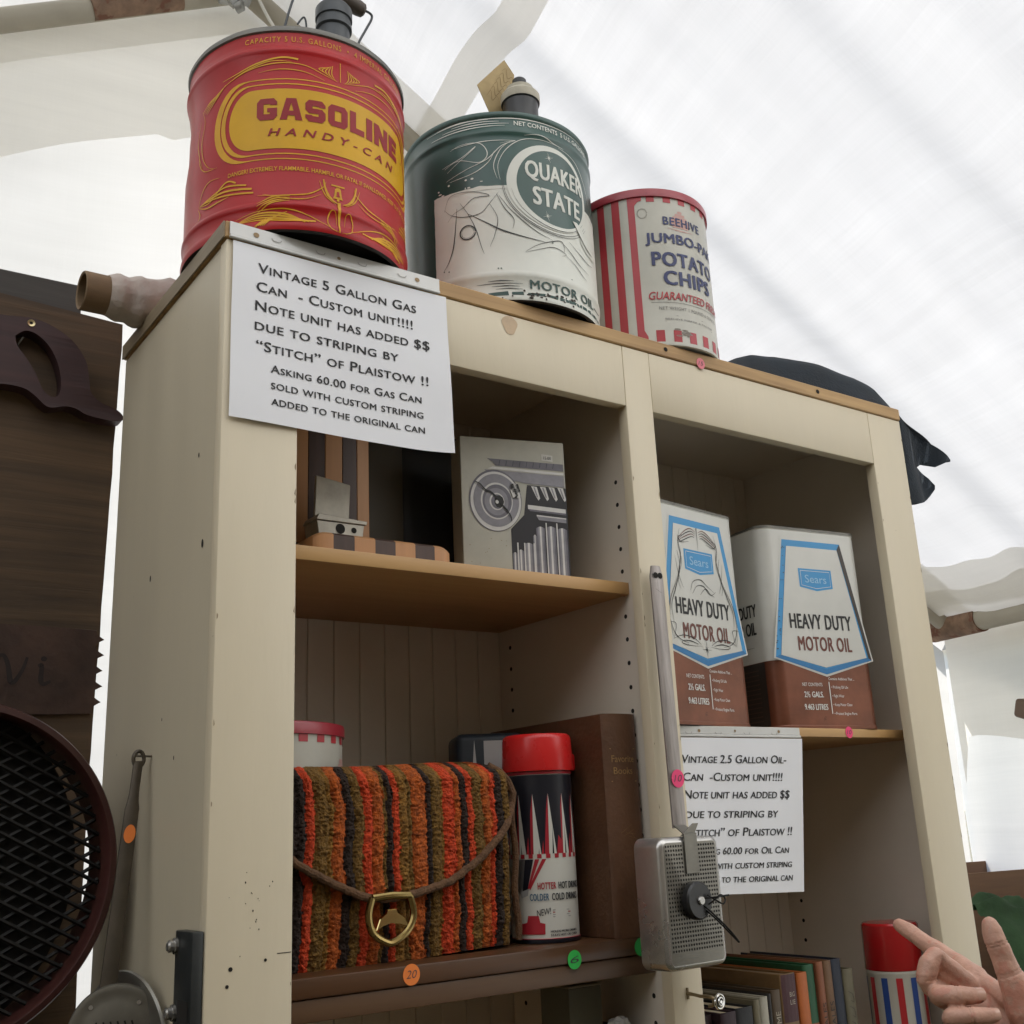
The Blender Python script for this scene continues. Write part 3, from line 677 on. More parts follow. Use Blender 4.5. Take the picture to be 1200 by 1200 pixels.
    # black pinstripes on the cream
    for q, w in (([(-.165, .1500), (-.156, .1700), (-.135, .1720), (-.112, .1670), (-.098, .1600), (-.120, .1590), (-.135, .1480), (-.150, .1420), (-.160, .1320)], .0010),
              ([(-.165, .1530), (-.155, .1420), (-.135, .1330), (-.112, .1340), (-.098, .1480), (-.085, .1650)], .0010),
              ([(-.145, .1490), (-.148, .1180), (-.152, .0900), (-.160, .0700), (-.168, .0600)], .0015), ([(-.140, .1560), (-.128, .1350), (-.118, .1100), (-.112, .0850), (-.108, .0720)], .0012),
              ([(-.128, .1360), (-.105, .1200), (-.080, .1050), (-.050, .0960), (-.022, .0930)], .0022), ([(-.098, .1480), (-.088, .1250), (-.092, .1020), (-.100, .0820)], .0010),
              ([(-.088, .1620), (-.078, .1400), (-.066, .1230), (-.068, .1080)], .0013), ([(-.085, .1600), (-.070, .1380), (-.050, .1180), (-.030, .1050), (-.010, .0990)], .0013),
              ([(-.052, .0740), (-.035, .0860), (-.015, .0950), (.004, .1010), (.010, .0930), (.008, .0830)], .0012), ([(-.052, .0730), (-.030, .0810), (-.008, .0880), (.012, .0830), (.004, .0780)], .0010),
              ([(.004, .1010), (.020, .0900), (.040, .0760), (.064, .0700)], .0012), ([(.010, .0820), (.030, .0720), (.045, .0620), (.056, .0580)], .0011), ([(.020, .1050), (.040, .0950), (.062, .0880), (.080, .0900)], .0012)):
        S(q, w, 3)
    pline(bm, circ(-.1300, .1080, .0110, .0105, 40), .0016, mp, 3, .0008, n=1, taper=(1, 1, 1)); pline(bm, circ(-.1300, .1080, .0088, .0084, 40), .0004, mp, 3, .0008, n=1, taper=(1, 1, 1))
    for x, z in ((-.168, .0585), (-.160, .0560), (-.090, .0490), (-.086, .0488), (.020, .0470), (-.010, .0950)): P(circ(x, z, .0012, .0010, 7), 4, .0007)
    # foot: lettering, lines and a chipped green stripe
    ptext(bm, 'MOTOR OIL', -.0480, .0700, .0190, .0128, mp, 4, .0008, fat=.022, cell=c, spacing=1.1)
    for k, (a, b) in enumerate(((-.105, -.070), (-.120, -.058), (-.100, -.062), (-.095, -.058))): S([(a, .0300 - .0040 * k), (a * .5 + b * .5, .0305 - .004 * k), (b, .0295 - .004 * k)], .0014, 3)
    S([(.074, .0240), (.10, .0240)], .0018, 3, taper=(1, 1, 1))
    x = -.105
    while x < .13:
        w = rr.uniform(.010, .030) if x < -.05 else rr.uniform(.003, .016)
        P([(x, .0090 + rr.uniform(-.001, .001)), (x + w, .0088 + rr.uniform(-.001, .001)), (x + w + rr.uniform(-.002, .002), .0135 + rr.uniform(-.001, .001)), (x, .0130 + rr.uniform(-.001, .001))], 4, .0005); x += w + rr.uniform(.001, .006)
    for k in range(26):
        x = rr.gauss(-.035, .03); P(circ(x, rr.uniform(.004, .016), rr.uniform(.001, .0035), rr.uniform(.0008, .0020), 7), 6, .0007)
qk = tin('oil_can', 'green and cream motor oil can standing between the red fuel can and the striped tin', .4642, .1209, qp_, RQ, qdent,
         [GREEN, CREAM, DRED, BLK, INKG, GREENR, pbr('rust_chips', (.035, .025, .02), .8, var=.4, vscale=40)], qdeco)
bm = bmesh.new()
lathe(bm, [(.030, .284, 0), (.029, .290, 0), (.0262, .295, 0), (.0258, .340, 0), (.0262, .352, 0), (.0285, .3535, 1), (.0292, .357, 1), (.0292, .366, 1), (.0270, .369, 1), (.0205, .3715, 1), (.0205, .3795, 1), (.0185, .381, 0), (.0105, .382, 0), (.0105, .395, 0), (.009, .397, 0), (0, .3975, 0)], 40, .4565, .040, TOPZ)
part('spout', bm, [BLKP, pbr('yellowed_plastic_ring', (.40, .37, .29), .5, var=.2, vscale=40)], qk)
t = thing('price_tag', 'tan cardboard price tag tied behind the spout of the green oil can', 'price tag', (.432, .066, .30))
bm = bmesh.new()
o_ = [(.398, .405), (.450, .470), (.4675, .450), (.4560, .310), (.4480, .305)]
vv = [[bm.verts.new((x, .066 + y, z)) for x, z in o_] for y in (0, .0009)]
bm.faces.new(vv[0]); bm.faces.new(vv[1][::-1])
for k in range(5): bm.faces.new((vv[0][k], vv[1][k], vv[1][(k + 1) % 5], vv[0][(k + 1) % 5]))
mp_ = planemap((0, .066, 0), (1, 0, 0), (0, 0, 1), (0, -1, 0))
for k in range(6):
    x0 = .414 + .006 * k; pline(bm, [(x0, .392 + .011 * k), (x0 + .008, .404 + .010 * k), (x0 + .010, .388 + .010 * k), (x0 + .019, .398 + .009 * k), (x0 + .024, .386 + .009 * k)], .0010, mp_, 1, .0006)
part('card', bm, [pbr('tan_card', (.40, .30, .15), .8, var=.15, vscale=30), pbr('pencil', (.22, .15, .07), .8)], t)

RB = .1084
BW = pbr('aged_tin_white', (.46, .45, .39), .42, var=.12, vscale=9, wear=(11, .70, (.31, .28, .22)), coat=.1)
BR = pbr('faded_red_stripe', (.40, .035, .045), .42, var=.12, vscale=14)
BB = pbr('navy_print', (.035, .045, .13), .5, var=.15, vscale=30)
BL = pbr('red_tin_lid', (.30, .022, .035), .36, var=.12, vscale=12, coat=.2)
def bdent(th, z): return .0010 * noise.noise(Vector((math.cos(th) * 2, math.sin(th) * 2, z * 8 + 3)))
def chip_tin(name, label, cx, cy, z0, S_, full):
    """striped potato chip tin; S_ scales it"""
    r0 = RB * S_; H_ = .2655 * S_
    t = thing(name, label, 'tin can', (cx, cy, z0)); bm = bmesh.new()
    lathe(bm, [(0, .004, 0), (r0 * .97, .004, 0), (r0 * .985, 0, 0), (r0 + .0012, .001, 0), (r0 + .0012, .005, 0), (r0, .008, 0), (r0, .10 * S_, 0), (r0, .18 * S_, 0), (r0, .255 * S_, 0)], 120, cx, cy, z0, bdent)
    mp0 = cylmap(cx, cy, z0, r0, lambda th, z: r0 + bdent(th, z)); mp = lambda s, z, h: mp0(s * S_, z * S_, h)
    c = .012
    for k in range(-12, 0):
        x = -.096 + .0255 * (k + 1) - (.0000); w = .0125 if k < -1 else .0107
        ppoly(bm, [(x - (.0 if k < -1 else 0), .001), (x + w, .001), (x + w, .2507), (x, .2507)], mp, 1, .0005, c)
    ppoly(bm, [(-.096, .001), (-.0805, .001), (-.0805, .016), (-.0853, .026), (-.096, .026)], mp, 1, .0006, c)
    ppoly(bm, [(-.096, .2507), (-.074, .2507), (-.074, .2440), (-.080, .2420), (-.0853, .236), (-.096, .236)], mp, 1, .0006, c)
    for k in range(12):
        x = -.0667 + .0266 * k
        ppoly(bm, [(x, .2415), (x + .0125, .2415), (x + .0125, .2507), (x, .2507)], mp, 1, .0005, c); ppoly(bm, [(x - .002, .001), (x + .0110, .001), (x + .0110, .0255), (x - .002, .0255)], mp, 1, .0005, c)
    if full:
        # pale pink hive behind the maker's name
        for k, w in enumerate((.0150, .0175, .0170, .0140, .0095, .0045)): ppoly(bm, stadium(-.0125 - w, -.0125 + w, .2000 + .0050 * k, .2046 + .0050 * k, 5), mp, 4, .0005, c)
        pline(bm, [(-.035, .1975), (-.0125, .1955), (.012, .1975)], .002, mp, 4, .0005)
        pline(bm, circ(-.0745, .2215, .0068, .0078, 36), .0005, mp, 5, .0006, n=1, taper=(1, 1, 1)); pline(bm, circ(-.0745, .2215, .0078, .0088, 36), .0004, mp, 5, .0006, n=1, taper=(1, 1, 1))
        ptext(bm, 'BEEHIVE', -.0428, .0285, .2030, .0135, mp, 2, .0009, fat=.022, cell=c, spacing=1.1)
        ptext(bm, 'JUMBO-PAK', -.0728, .0700, .1713, .0160, mp, 2, .0009, fat=.028, cell=c, spacing=1.04)
        ptext(bm, 'POTATO', -.0650, .0600, .1325, .0225, mp, 2, .0009, fat=.04, cell=c, spacing=1.1)
        ptext(bm, 'CHIPS', -.0490, .0420, .1010, .0225, mp, 2, .0009, fat=.04, cell=c, spacing=1.1)
        ptext(bm, 'GUARANTEED FRESH', -.0748, .0700, .0755, .0125, mp, 1, .0009, fat=.016, shear=.22, cell=c)
        pline(bm, [(-.072, .0712), (0, .0712), (.065, .0712)], .0006, mp, 3, .0006, taper=(1, 1, 1))
        ptext(bm, 'NET WEIGHT 1 POUND 6 OUNCES', -.0610, .0560, .0590, .0050, mp, 3, .0007, cell=c, spacing=1.1)
        pline(bm, [(-.035, .0500), (.015, .0500)], .0006, mp, 3, .0006, taper=(1, 1, 1)); pline(bm, [(-.053, .0400), (.04, .0400)], .0005, mp, 3, .0006, taper=(1, 1, 1))
        ptext(bm, 'BEEHIVE MAKER & PACKER', -.0530, .0400, .0425, .0028, mp, 3, .0007, cell=c)
        for k in range(10):
            x = random.gauss(-.018, .010); ppoly(bm, circ(x, .022 + random.gauss(0, .003), random.uniform(.002, .006), random.uniform(.0008, .002), 8), mp, 5, .0006)
    else:
        for k, w in enumerate((.0150, .0175, .0170, .0140, .0095)): ppoly(bm, stadium(.100 - w, .100 + w, .1950 + .0060 * k, .2005 + .0060 * k, 5), mp, 4, .0005, c)
        ptext(bm, 'BEEHIVE', .055, .165, .1750, .0160, mp, 2, .0009, fat=.028, cell=c, spacing=1.04)
        ptext(bm, 'POTATO CHIPS', .040, .180, .1350, .0200, mp, 2, .0009, fat=.035, cell=c, spacing=1.05)
    part('body', bm, [BW, BR, BB, pbr('grey_small_print', (.20, .19, .18), .6), pbr('pale_pink_print', (.56, .33, .29), .5), pbr('scuff_grey', (.22, .19, .16), .6)], t, smooth=40)
    bm = bmesh.new(); q = S_
    lathe(bm, [(r0 + .0005, .2500 * q, 0), (r0 + .0030, .2505 * q, 0), (r0 + .0030, .2615 * q, 0), (r0 + .0020, .2640 * q, 0), (r0 - .004, .2655 * q, 0), (r0 - .008, .2630 * q, 0), (0, .2635 * q, 0)], 120, cx, cy, z0)
    part('lid', bm, BL, t)
    return t
chip_tin('chip_tin', 'red striped potato chip tin with red lid, rightmost tin on the cabinet top', .728, .0982, TOPZ, 1.0, True)

# ================================================================== PAPER NOTICES
def bent(bm, fn, nu, nv, mi=0):
    g = [[bm.verts.new(fn(i / nu, j / nv)) for j in range(nv + 1)] for i in range(nu + 1)]
    for i in range(nu):
        for j in range(nv): f = bm.faces.new((g[i][j], g[i + 1][j], g[i + 1][j + 1], g[i][j + 1])); f.material_index = mi; f.smooth = True
INK = pbr('printed_ink', (.025, .025, .028), .7, var=.1)
t = thing('paper_notice', 'white printed gas can notice fixed over the top left corner of the cabinet', 'notice', (.146, -.004, -.214))
PW, PH = .2805, .2125
def n1(u, z, h):    # x from 0 to PW, z from 0 to PH
    k = u / PW; v = z / PH
    curl = .010 * max(0, k - .80) ** 2 / .04 * (1 - v * .9) + .0016 * math.sin(k * 7 + 1) * (1 - v) + .0005 * math.sin(v * 9 + k * 4)
    return Vector((.0065 + u, -.0032 - curl - h, -.2145 + z))
bm = bmesh.new(); bent(bm, lambda u, v: n1(u * PW, v * PH, 0), 40, 24); bent(bm, lambda u, v: n1(u * PW, v * PH, -.0002), 40, 24)
lines = [('Vintage 5 Gallon Gas', .0300, .2365, .1795, 1), ('Can  - Custom unit!!!!', .0285, .2310, .1560, 1), ('Note unit has added $$', .0275, .2535, .1322, 1),
         ('due to striping by', .0275, .2100, .1083, 1), ('“Stitch” of Plaistow !!', .0295, .2500, .0840, 1),
         ('Asking 60.00 for Gas Can', .0470, .2405, .0600, .8), ('sold with custom striping', .0475, .2425, .0405, .8), ('added to the original can', .0480, .2440, .0215, .8)]
for s, x0, x1, z, k in lines: ptext(bm, s, x0, x1, z, .0118 * k, n1, 1, .0005, fat=.012, sc=.80, spacing=1.06, cell=.02)
part('sheet', bm, [PAPER, INK], t, smooth=180)
def holder(name, x0, x1, z0, z1, y, parent, marks):
    bm = bmesh.new(); box(bm, x0, x1, y - .0022, y, z0 + .004, z1, .0006); box(bm, x0, x1, y - .0040, y + .0006, z0, z0 + .0038, .0008)
    mp = planemap((0, y - .0022, 0), (1, 0, 0), (0, 0, 1), (0, -1, 0))
    for x, z, r in marks: ppoly(bm, circ(x, z, r, r * .85, 14), mp, 1, .0006)
    for k in range(4):
        x = x0 + (x1 - x0) * (.18 + .2 * k); pline(bm, [(x, z1 - .008), (x + .003, z1 - .011), (x + .010, z1 - .011), (x + .012, z1 - .008)], .0009, mp, 2, .0006, taper=(1, 1, 1))
    part(name, bm, [PLAST, pbr('brown_screw', (.25, .17, .09), .5, .4), pbr('grey_scratch', (.30, .29, .27), .5)], parent)
holder('label_holder', .002, .278, .0000, .0205, -.0024, t, ((.0330, .0110, .0036), (.137, .0105, .0024), (.2450, .0110, .0034)))
t = thing('paper_notice', 'white printed oil can notice hanging from the right shelf behind the corn popper', 'notice', (.78, .033, -.75))
QW, QH = .2790, .2060
def n2(u, z, h):
    k = u / QW; v = z / QH; w = 1 - v
    x = .6290 + u - .026 * w + (0 if k > .25 else -.000)
    return Vector((x, YS - .0035 - h - .006 * w * math.sin(k * 5 + .5) - .010 * max(0, k - .75) * w - .004 * math.sin(k * 11) * w, -.5450 + .0 * k - QH * w - .012 * (k - .5) * w))
bm = bmesh.new(); bent(bm, lambda u, v: n2(u * QW, v * QH, 0), 44, 24); bent(bm, lambda u, v: n2(u * QW, v * QH, -.0002), 44, 24)
lines = [('Vintage 2.5 Gallon Oil-', .0360, .2435, .1715, 1), ('Can  -Custom unit!!!!', .0370, .2350, .1475, 1), ('Note unit has added $$', .0380, .2500, .1240, 1),
         ('due to striping by', .0390, .2250, .0985, 1), ('“Stitch” of Plaistow !!', .0400, .2550, .0745, 1), ('Asking 60.00 for Oil Can', .0560, .2480, .0510, .8), ('sold with custom striping', .0580, .2540, .0325, .8), ('added to the original can', .0600, .2560, .0150, .8)]
for s, x0, x1, z, k in lines: ptext(bm, s, x0, x1, z, .0108 * k, n2, 1, .0005, fat=.012, sc=.80, shear=.12, cell=.02)
part('sheet', bm, [PAPER, INK], t, smooth=180)
holder('label_holder', .6230, .9060, -.5440, -.5290, YS - .0002, t, ((.700, -.5355, .0026), (.770, -.5350, .0020), (.860, -.5350, .0026)))

# ================================================================== UPPER LEFT SHELF
SH1 = -.3363
TAN = wood('tan_strip', (.58, .30, .13), (.42, .21, .09), 2, 5, .45); WAL = wood('walnut_strip', (.085, .048, .036), (.045, .026, .021), 2, 5, .45)
t = thing('striped_bookend', 'L shaped wooden bookend of alternating tan and walnut strips on the upper left shelf', 'bookend', (.23, .09, SH1))
bm = bmesh.new(); x0, x1 = .136, .330; n = 7; w = (x1 - x0) / n; yb0, yb1, zt = .064, .148, .0275
for k in range(n):
    a, b = x0 + w * k, x0 + w * (k + 1); seg = 8; mi = k % 2
    for i in range(seg):       # rounded ends: the slab gets thinner in plan and height towards them
        xa, xb = a + (b - a) * i / seg, a + (b - a) * (i + 1) / seg
        def ins(x):
            e = min((x1 - x), (x - x0)) / .022
            return .010 * (1 - math.sqrt(max(0, 1 - (1 - min(1, e)) ** 2)))
        A, B = ins(xa), ins(xb)
        q = [(xa, yb0 + A, SH1), (xb, yb0 + B, SH1), (xb, yb0 + B, SH1 + zt - B * 1.1 - .003), (xa, yb0 + A, SH1 + zt - A * 1.1 - .003), (xb, yb0 + B + .004, SH1 + zt - B * 1.1), (xa, yb0 + A + .004, SH1 + zt - A * 1.1), (xb, yb1, SH1 + zt - B * 1.1), (xa, yb1, SH1 + zt - A * 1.1), (xb, yb1, SH1), (xa, yb1, SH1)]
        v = [bm.verts.new(p) for p in q]
        for f in ((0, 1, 2, 3), (3, 2, 4, 5), (5, 4, 6, 7), (7, 6, 8, 9)): bm.faces.new([v[j] for j in f]).material_index = mi
        if i == 0 and k == 0: bm.faces.new([v[j] for j in (0, 3, 5, 7, 9)]).material_index = mi
        if i == seg - 1 and k == n - 1: bm.faces.new([v[j] for j in (1, 2, 4, 6, 8)]).material_index = mi
part('base', bm, [TAN, WAL], t)
bm = bmesh.new()
xs = [.095, .118, .1345, .1585, .1815, .2055, .2260, .2430]
for k in range(7): box(bm, xs[k] if k != 1 else xs[k], xs[k + 1], .124, .145, SH1 + zt, SH1 + .235, .0008, (0, 1, 0, 1, 0, 1, 0)[k] if k else 1)
box(bm, .2430, .2432, .1245, .1445, SH1 + zt, SH1 + .234, 0, 0)
part('upright', bm, [TAN, WAL], t)
t = thing('pocket_viewer', 'small grey metal device with raised square flap and two round holes on the striped bookend', 'gadget', (.180, .088, SH1 + zt))
GM = pbr('grey_cast_metal', (.40, .375, .32), .42, .35, var=.25, vscale=26, bump=.1, wear=(60, .66, (.22, .19, .15)))
bm = bmesh.new(); ZB = SH1 + zt
def prism(bm, pts, y0, y1, mi=0, bev=.0006):
    a = [bm.verts.new((x, y0, z)) for x, z in pts]; b = [bm.verts.new((x, y1, z)) for x, z in pts]
    fs = [bm.faces.new(a[::-1]), bm.faces.new(b)]
    for k in range(len(pts)): fs.append(bm.faces.new((a[k], a[(k + 1) % len(pts)], b[(k + 1) % len(pts)], b[k])))
    for f in fs: f.material_index = mi
    if bev:
        r = bmesh.ops.bevel(bm, geom=list({e for f in fs for e in f.edges}), offset=bev, segments=1, affect='EDGES')
        for f in r['faces']: f.material_index = mi
prism(bm, [(.1505, ZB), (.2085, ZB - 0), (.2105, ZB + .0165), (.1480, ZB + .0165)], .076, .112)
prism(bm, [(.1462, ZB + .0170), (.2130, ZB + .0170), (.2140, ZB + .0215), (.1500, ZB + .0245)], .074, .113)
for x, r in ((.1785, .0062), (.1965, .0036)): ppoly(bm, circ(x, ZB + .0088, r, r, 28), planemap((0, .076, 0), (1, 0, 0), (0, 0, 1), (0, -1, 0)), 1, .0004)
part('body', bm, [GM, HOLE], t)
bm = bmesh.new(); prism(bm, [(.1505, ZB + .0245), (.1965, ZB + .0220), (.1985, ZB + .070), (.1525, ZB + .0765)], .088, .0925, 0, .001)
part('flap', bm, GM, t)
def plain_book(name, label, x0, x1, y0, y1, z0, z1, cover, page, cat='book', group=None, back=True, deco=None, loc=None, rz=0, rounding=.004):
    """a bound book with its spine towards the viewer: cover boards, rounded spine, page block"""
    t = thing(name, label, cat, ((x0 + x1) / 2, (y0 + y1) / 2, z0), rz, group)
    cx, cy = (x0 + x1) / 2, (y0 + y1) / 2; hx, hy, hz = (x1 - x0) / 2, (y1 - y0) / 2, z1 - z0
    bm = bmesh.new()
    ct = min(.003, hx * .25)
    for s in (-1, 1): box(bm, s * hx, s * (hx - ct), -hy + .003, hy, 0, hz, .0008)
    n = 8; ring = []
    for z in (0, hz):
        ring.append([bm.verts.new((hx * -math.cos(math.pi * k / n), -hy + .004 - rounding * math.sin(math.pi * k / n), z)) for k in range(n + 1)])
        ring.append([bm.verts.new((hx * .92 * -math.cos(math.pi * k / n), -hy + .004 + .002 - rounding * math.sin(math.pi * k / n), z)) for k in range(n + 1)])
    a, ai, b, bi = ring
    for k in range(n):
        bm.faces.new((a[k], a[k + 1], b[k + 1], b[k])); bm.faces.new((ai[k], bi[k], bi[k + 1], ai[k + 1])); bm.faces.new((b[k], b[k + 1], bi[k + 1], bi[k])); bm.faces.new((a[k], ai[k], ai[k + 1], a[k + 1]))
    if deco: deco(bm, lambda x, z, h: Vector((x, -hy + .004 - rounding * math.sqrt(max(0, 1 - (x / hx) ** 2)) - h, z)), hx, hz)
    part('cover', bm, cover if isinstance(cover, list) else [cover], t, local=True)
    bm = bmesh.new(); box(bm, -hx + ct, hx - ct, -hy + .005, hy - .003, .002, hz - .003, 0); part('pages', bm, page, t, local=True)
    return t
PAGE = pbr('yellowed_pages', (.42, .36, .25), .9, var=.1, vscale=4, stretch=(60, 1, 1), bump=.2)
PAGED = pbr('brown_pages', (.20, .13, .07), .9, var=.15, vscale=4, stretch=(60, 1, 1))
plain_book('tall_binder', 'dull olive grey binder standing behind the striped bookend', .25, .338, .20, .31, SH1, SH1 + .235, pbr('olive_card', (.085, .075, .055), .6, var=.12), PAGED, 'binder')
plain_book('tall_binder', 'black binder standing between the olive binder and the column box', .340, .455, .205, .31, SH1, SH1 + .235, pbr('black_cloth', (.010, .011, .013), .55, var=.15), PAGED, 'binder')
# box printed with a column capital
t = thing('column_box', 'pale flat box printed with a grey stone column capital on the upper left shelf', 'box', (.4395, .078, SH1), -R(16))
bm = bmesh.new(); BWd, BHt = .150, .195
box(bm, -BWd / 2, BWd / 2, 0, .045, 0, BHt, .0008, 0)
mp = planemap((-BWd / 2, 0, 0), (BWd, 0, 0), (0, 0, BHt), (0, -1, 0))
def P(pts, mi, h=.0003): ppoly(bm, pts, mp, mi, h)
def Ln(pts, w, mi, h=.0009, tp=(1, 1, 1), **k): pline(bm, pts, w, lambda x, y, h: mp(x, y, h), mi, h, taper=tp, **k)
P([(.45, .0), (1, 0), (1, .66), (.62, .66), (.58, .45), (.45, .345)], 1)                                 # dark ground behind the shaft
P([(.25, .848), (.985, .838), (.985, .785), (.33, .797), (.30, .825)], 2, .0004)                        # abacus
for k in range(9): Ln([(.36 + .065 * k, .80), (.37 + .065 * k, .838)], .004, 1)
P([(.30, .79), (.985, .772), (.985, .755), (.25, .772)], 4, .0004)
P([(.22, .765), (.985, .750), (.985, .665), (.60, .680), (.45, .700), (.30, .70)], 3, .0005)            # lintel running into the volute
P([(.62, .67), (.985, .66), (.985, .53), (.66, .545)], 1, .0004)
for k in range(4):
    x = .66 + .085 * k; P([(x, .662), (x + .055, .659), (x + .082, .575), (x + .065, .560), (x + .045, .585)], 4, .0006); P([(x + .02, .655), (x + .035, .655), (x + .062, .585), (x + .052, .580)], 3, .0008)
P(circ(.315, .545, .248, .222, 60), 2, .0006); P(circ(.318, .540, .238, .212, 60), 4, .0008); P(circ(.322, .545, .215, .190, 60), 3, .0010)
P(circ(.325, .540, .150, .132, 48), 4, .0012); P(circ(.328, .538, .138, .120, 48), 2, .0014); P(circ(.322, .534, .112, .098, 48), 3, .0016); P(circ(.325, .535, .070, .062, 40), 4, .0018); P(circ(.328, .534, .058, .052, 40), 2, .0020); P(circ(.345, .535, .046, .046, 9), 5, .0022); P(circ(.325, .532, .016, .014, 20), 4, .0024)
Ln([(.12, .672), (.17, .655), (.22, .615), (.27, .600), (.33, .555), (.38, .505), (.42, .470), (.45, .430), (.455, .400)], .016, 5, .0026, (.4, 1, .5))
for k in range(6): P([(.455 + .022 * (k % 3), .66 - .035 * (k // 3)), (.485 + .022 * (k % 3), .67 - .035 * (k // 3)), (.505 + .022 * (k % 3), .615 - .035 * (k // 3)), (.475 + .022 * (k % 3), .60 - .035 * (k // 3))], 4 if k % 2 else 5, .0028)
P([(.62, .525), (.985, .505), (.985, .475), (.62, .495)], 4, .0006); P([(.62, .495), (.985, .475), (.985, .462), (.64, .480)], 2, .0006)
P([(.70, .445), (.985, .432), (.985, .405), (.72, .418)], 3, .0006); P([(.70, .455), (.985, .440), (.985, .432), (.70, .445)], 4, .0007)
for x0, x1, zt_ in ((.455, .50, .17), (.50, .565, .19), (.565, .655, .24), (.655, .69, .30), (.69, .77, .36), (.785, .875, .365), (.89, .985, .355)):
    n = 5
    for k in range(n):
        a, b = x0 + (x1 - x0) * k / n, x0 + (x1 - x0) * (k + 1) / n; P([(a, 0.002), (b, .002), (b, zt_ + .012 * math.sin(math.pi * (k + 1) / n)), (a, zt_ + .012 * math.sin(math.pi * k / n))], (2, 3, 4, 3, 2)[k], .0005)
for x in (.50, .565, .655, .78, .883): P([(x, .002), (x + .012, .002), (x + .012, .40 if x > .7 else .25), (x, .40 if x > .7 else .25)], 4, .0008)
P([(.775, .905), (.885, .898), (.885, .850), (.775, .857)], 6, .0005); ptext(bm, '15.00', .795, .868, .866, .022, mp, 5, .0008)
for k in range(14): P(circ(random.uniform(.05, .42), random.uniform(.03, .30), random.uniform(.003, .008), random.uniform(.002, .005), 7), 7, .0004)
part('carton', bm, [pbr('pale_stone_print', (.42, .41, .35), .55, var=.12, vscale=14), pbr('charcoal_print', (.022, .021, .025), .5, var=.2), pbr('grey_violet_print', (.14, .135, .16), .5, var=.25, vscale=40), pbr('mid_grey_print', (.24, .235, .26), .5, var=.2, vscale=40),
    pbr('light_grey_print', (.60, .59, .57), .5, var=.12, vscale=40), BLK, pbr('small_white_label', (.55, .54, .50), .6), pbr('tan_speck', (.30, .27, .2), .7)], t, local=True)

# ================================================================== LOWER LEFT SHELF
SH2 = -.7898
# crochet clutch bag
t = thing('crochet_handbag', 'orange, brown and black striped crochet handbag with cord edged flap and brass clasp', 'handbag', (.27, .11, SH2))
HX0, HX1, HZ1 = .092, .418, -.5745
STR = [(0.1232, 0), (0.1331, 0), (0.1439, 2), (0.1603, 1), (0.1655, 4), (0.1793, 3), (0.1906, 0), (0.2027, 1), (0.2139, 2), (0.2286, 3), (0.2329, 1), (0.2407, 0), (0.2493, 2), (0.2614, 4), (0.2666, 1), (0.2865, 3), (0.2934, 0), (0.3064, 1), (0.3098, 4), (0.3254, 2), (0.3331, 3), (0.3426, 0), (0.3513, 2), (0.3651, 1), (0.3772, 3), (0.3841, 2), (0.3953, 0), (0.41, 1), (0.6191, 4)]
def yarn(x, z):
    x += .0040 * noise.noise(Vector((x * 8, z * 30, 1))) + .0026 * noise.noise(Vector((x * 20, z * 95, 7)))
    for e, m_ in STR:
        if x < e: return m_
    return 4
def cut(x):      # lower edge of the flap (a broad V that dips to the clasp)
    P_ = [(.08, -.652), (.128, -.684), (.165, -.703), (.202, -.719), (.228, -.722), (.262, -.720), (.313, -.709), (.355, -.686), (.392, -.655), (.412, -.630), (.43, -.600)]
    for (a, za), (b, zb) in zip(P_, P_[1:]):
        if a <= x <= b: s = (x - a) / (b - a); return za + (zb - za) * s
    return P_[-1][1]
def outline(x, z):   # rounded upper right corner
    return True
NX, NZ = 250, 170
def bag_y(x, z, flap):
    yv = .087 - (.009 if flap else 0)
    u = (x - HX0) / (HX1 - HX0); v = (z - SH2) / (HZ1 - SH2)
    yv += .030 * max(0, (v - .90) / .10) ** 2 + .022 * max(0, (u - .93) / .07) ** 2 - .006 * math.sin(math.pi * min(1, v * 1.1))
    xx = x + .0040 * noise.noise(Vector((x * 8, z * 30, 1))); e0 = HX0
    for e, _m in STR:
        if xx < e: tt = min(1, max(0, (xx - e0) / (e - e0))); yv -= .0052 * math.sqrt(max(0, 1 - (2 * tt - 1) ** 2)) * min(1, (e - e0) / .008); break
        e0 = e
    yv -= .0046 * abs(noise.noise(Vector((x * 150, z * 210, 3)))) + .0022 * noise.noise(Vector((x * 430, z * 480, 9))) + .002 * noise.noise(Vector((x * 30, z * 60, 5)))
    return yv
def bag_xz(i, j, flap):
    u, v = i / NX, j / NZ
    z = SH2 + .001 + (HZ1 - SH2) * v
    xr = HX1 + .006 - .012 * v
    c = .036
    if z > HZ1 - c: xr -= c - math.sqrt(max(0, c * c - (z - HZ1 + c) ** 2))
    return HX0 + (xr - HX0) * u, z - .003 * math.sin(u * 5)
YM = [pbr('yarn_black', (.026, .014, .009), .95, var=.4, vscale=220, bump=.9, bscale=420), pbr('yarn_olive', (.17, .088, .016), .95, var=.5, vscale=220, bump=.9, bscale=420), pbr('yarn_red', (.56, .055, .012), .95, var=.35, vscale=220, bump=.9, bscale=420),
      pbr('yarn_rust', (.42, .090, .012), .95, var=.55, vscale=160, bump=.9, bscale=420), pbr('yarn_gold', (.24, .115, .018), .95, var=.5, vscale=200, bump=.9, bscale=420)]
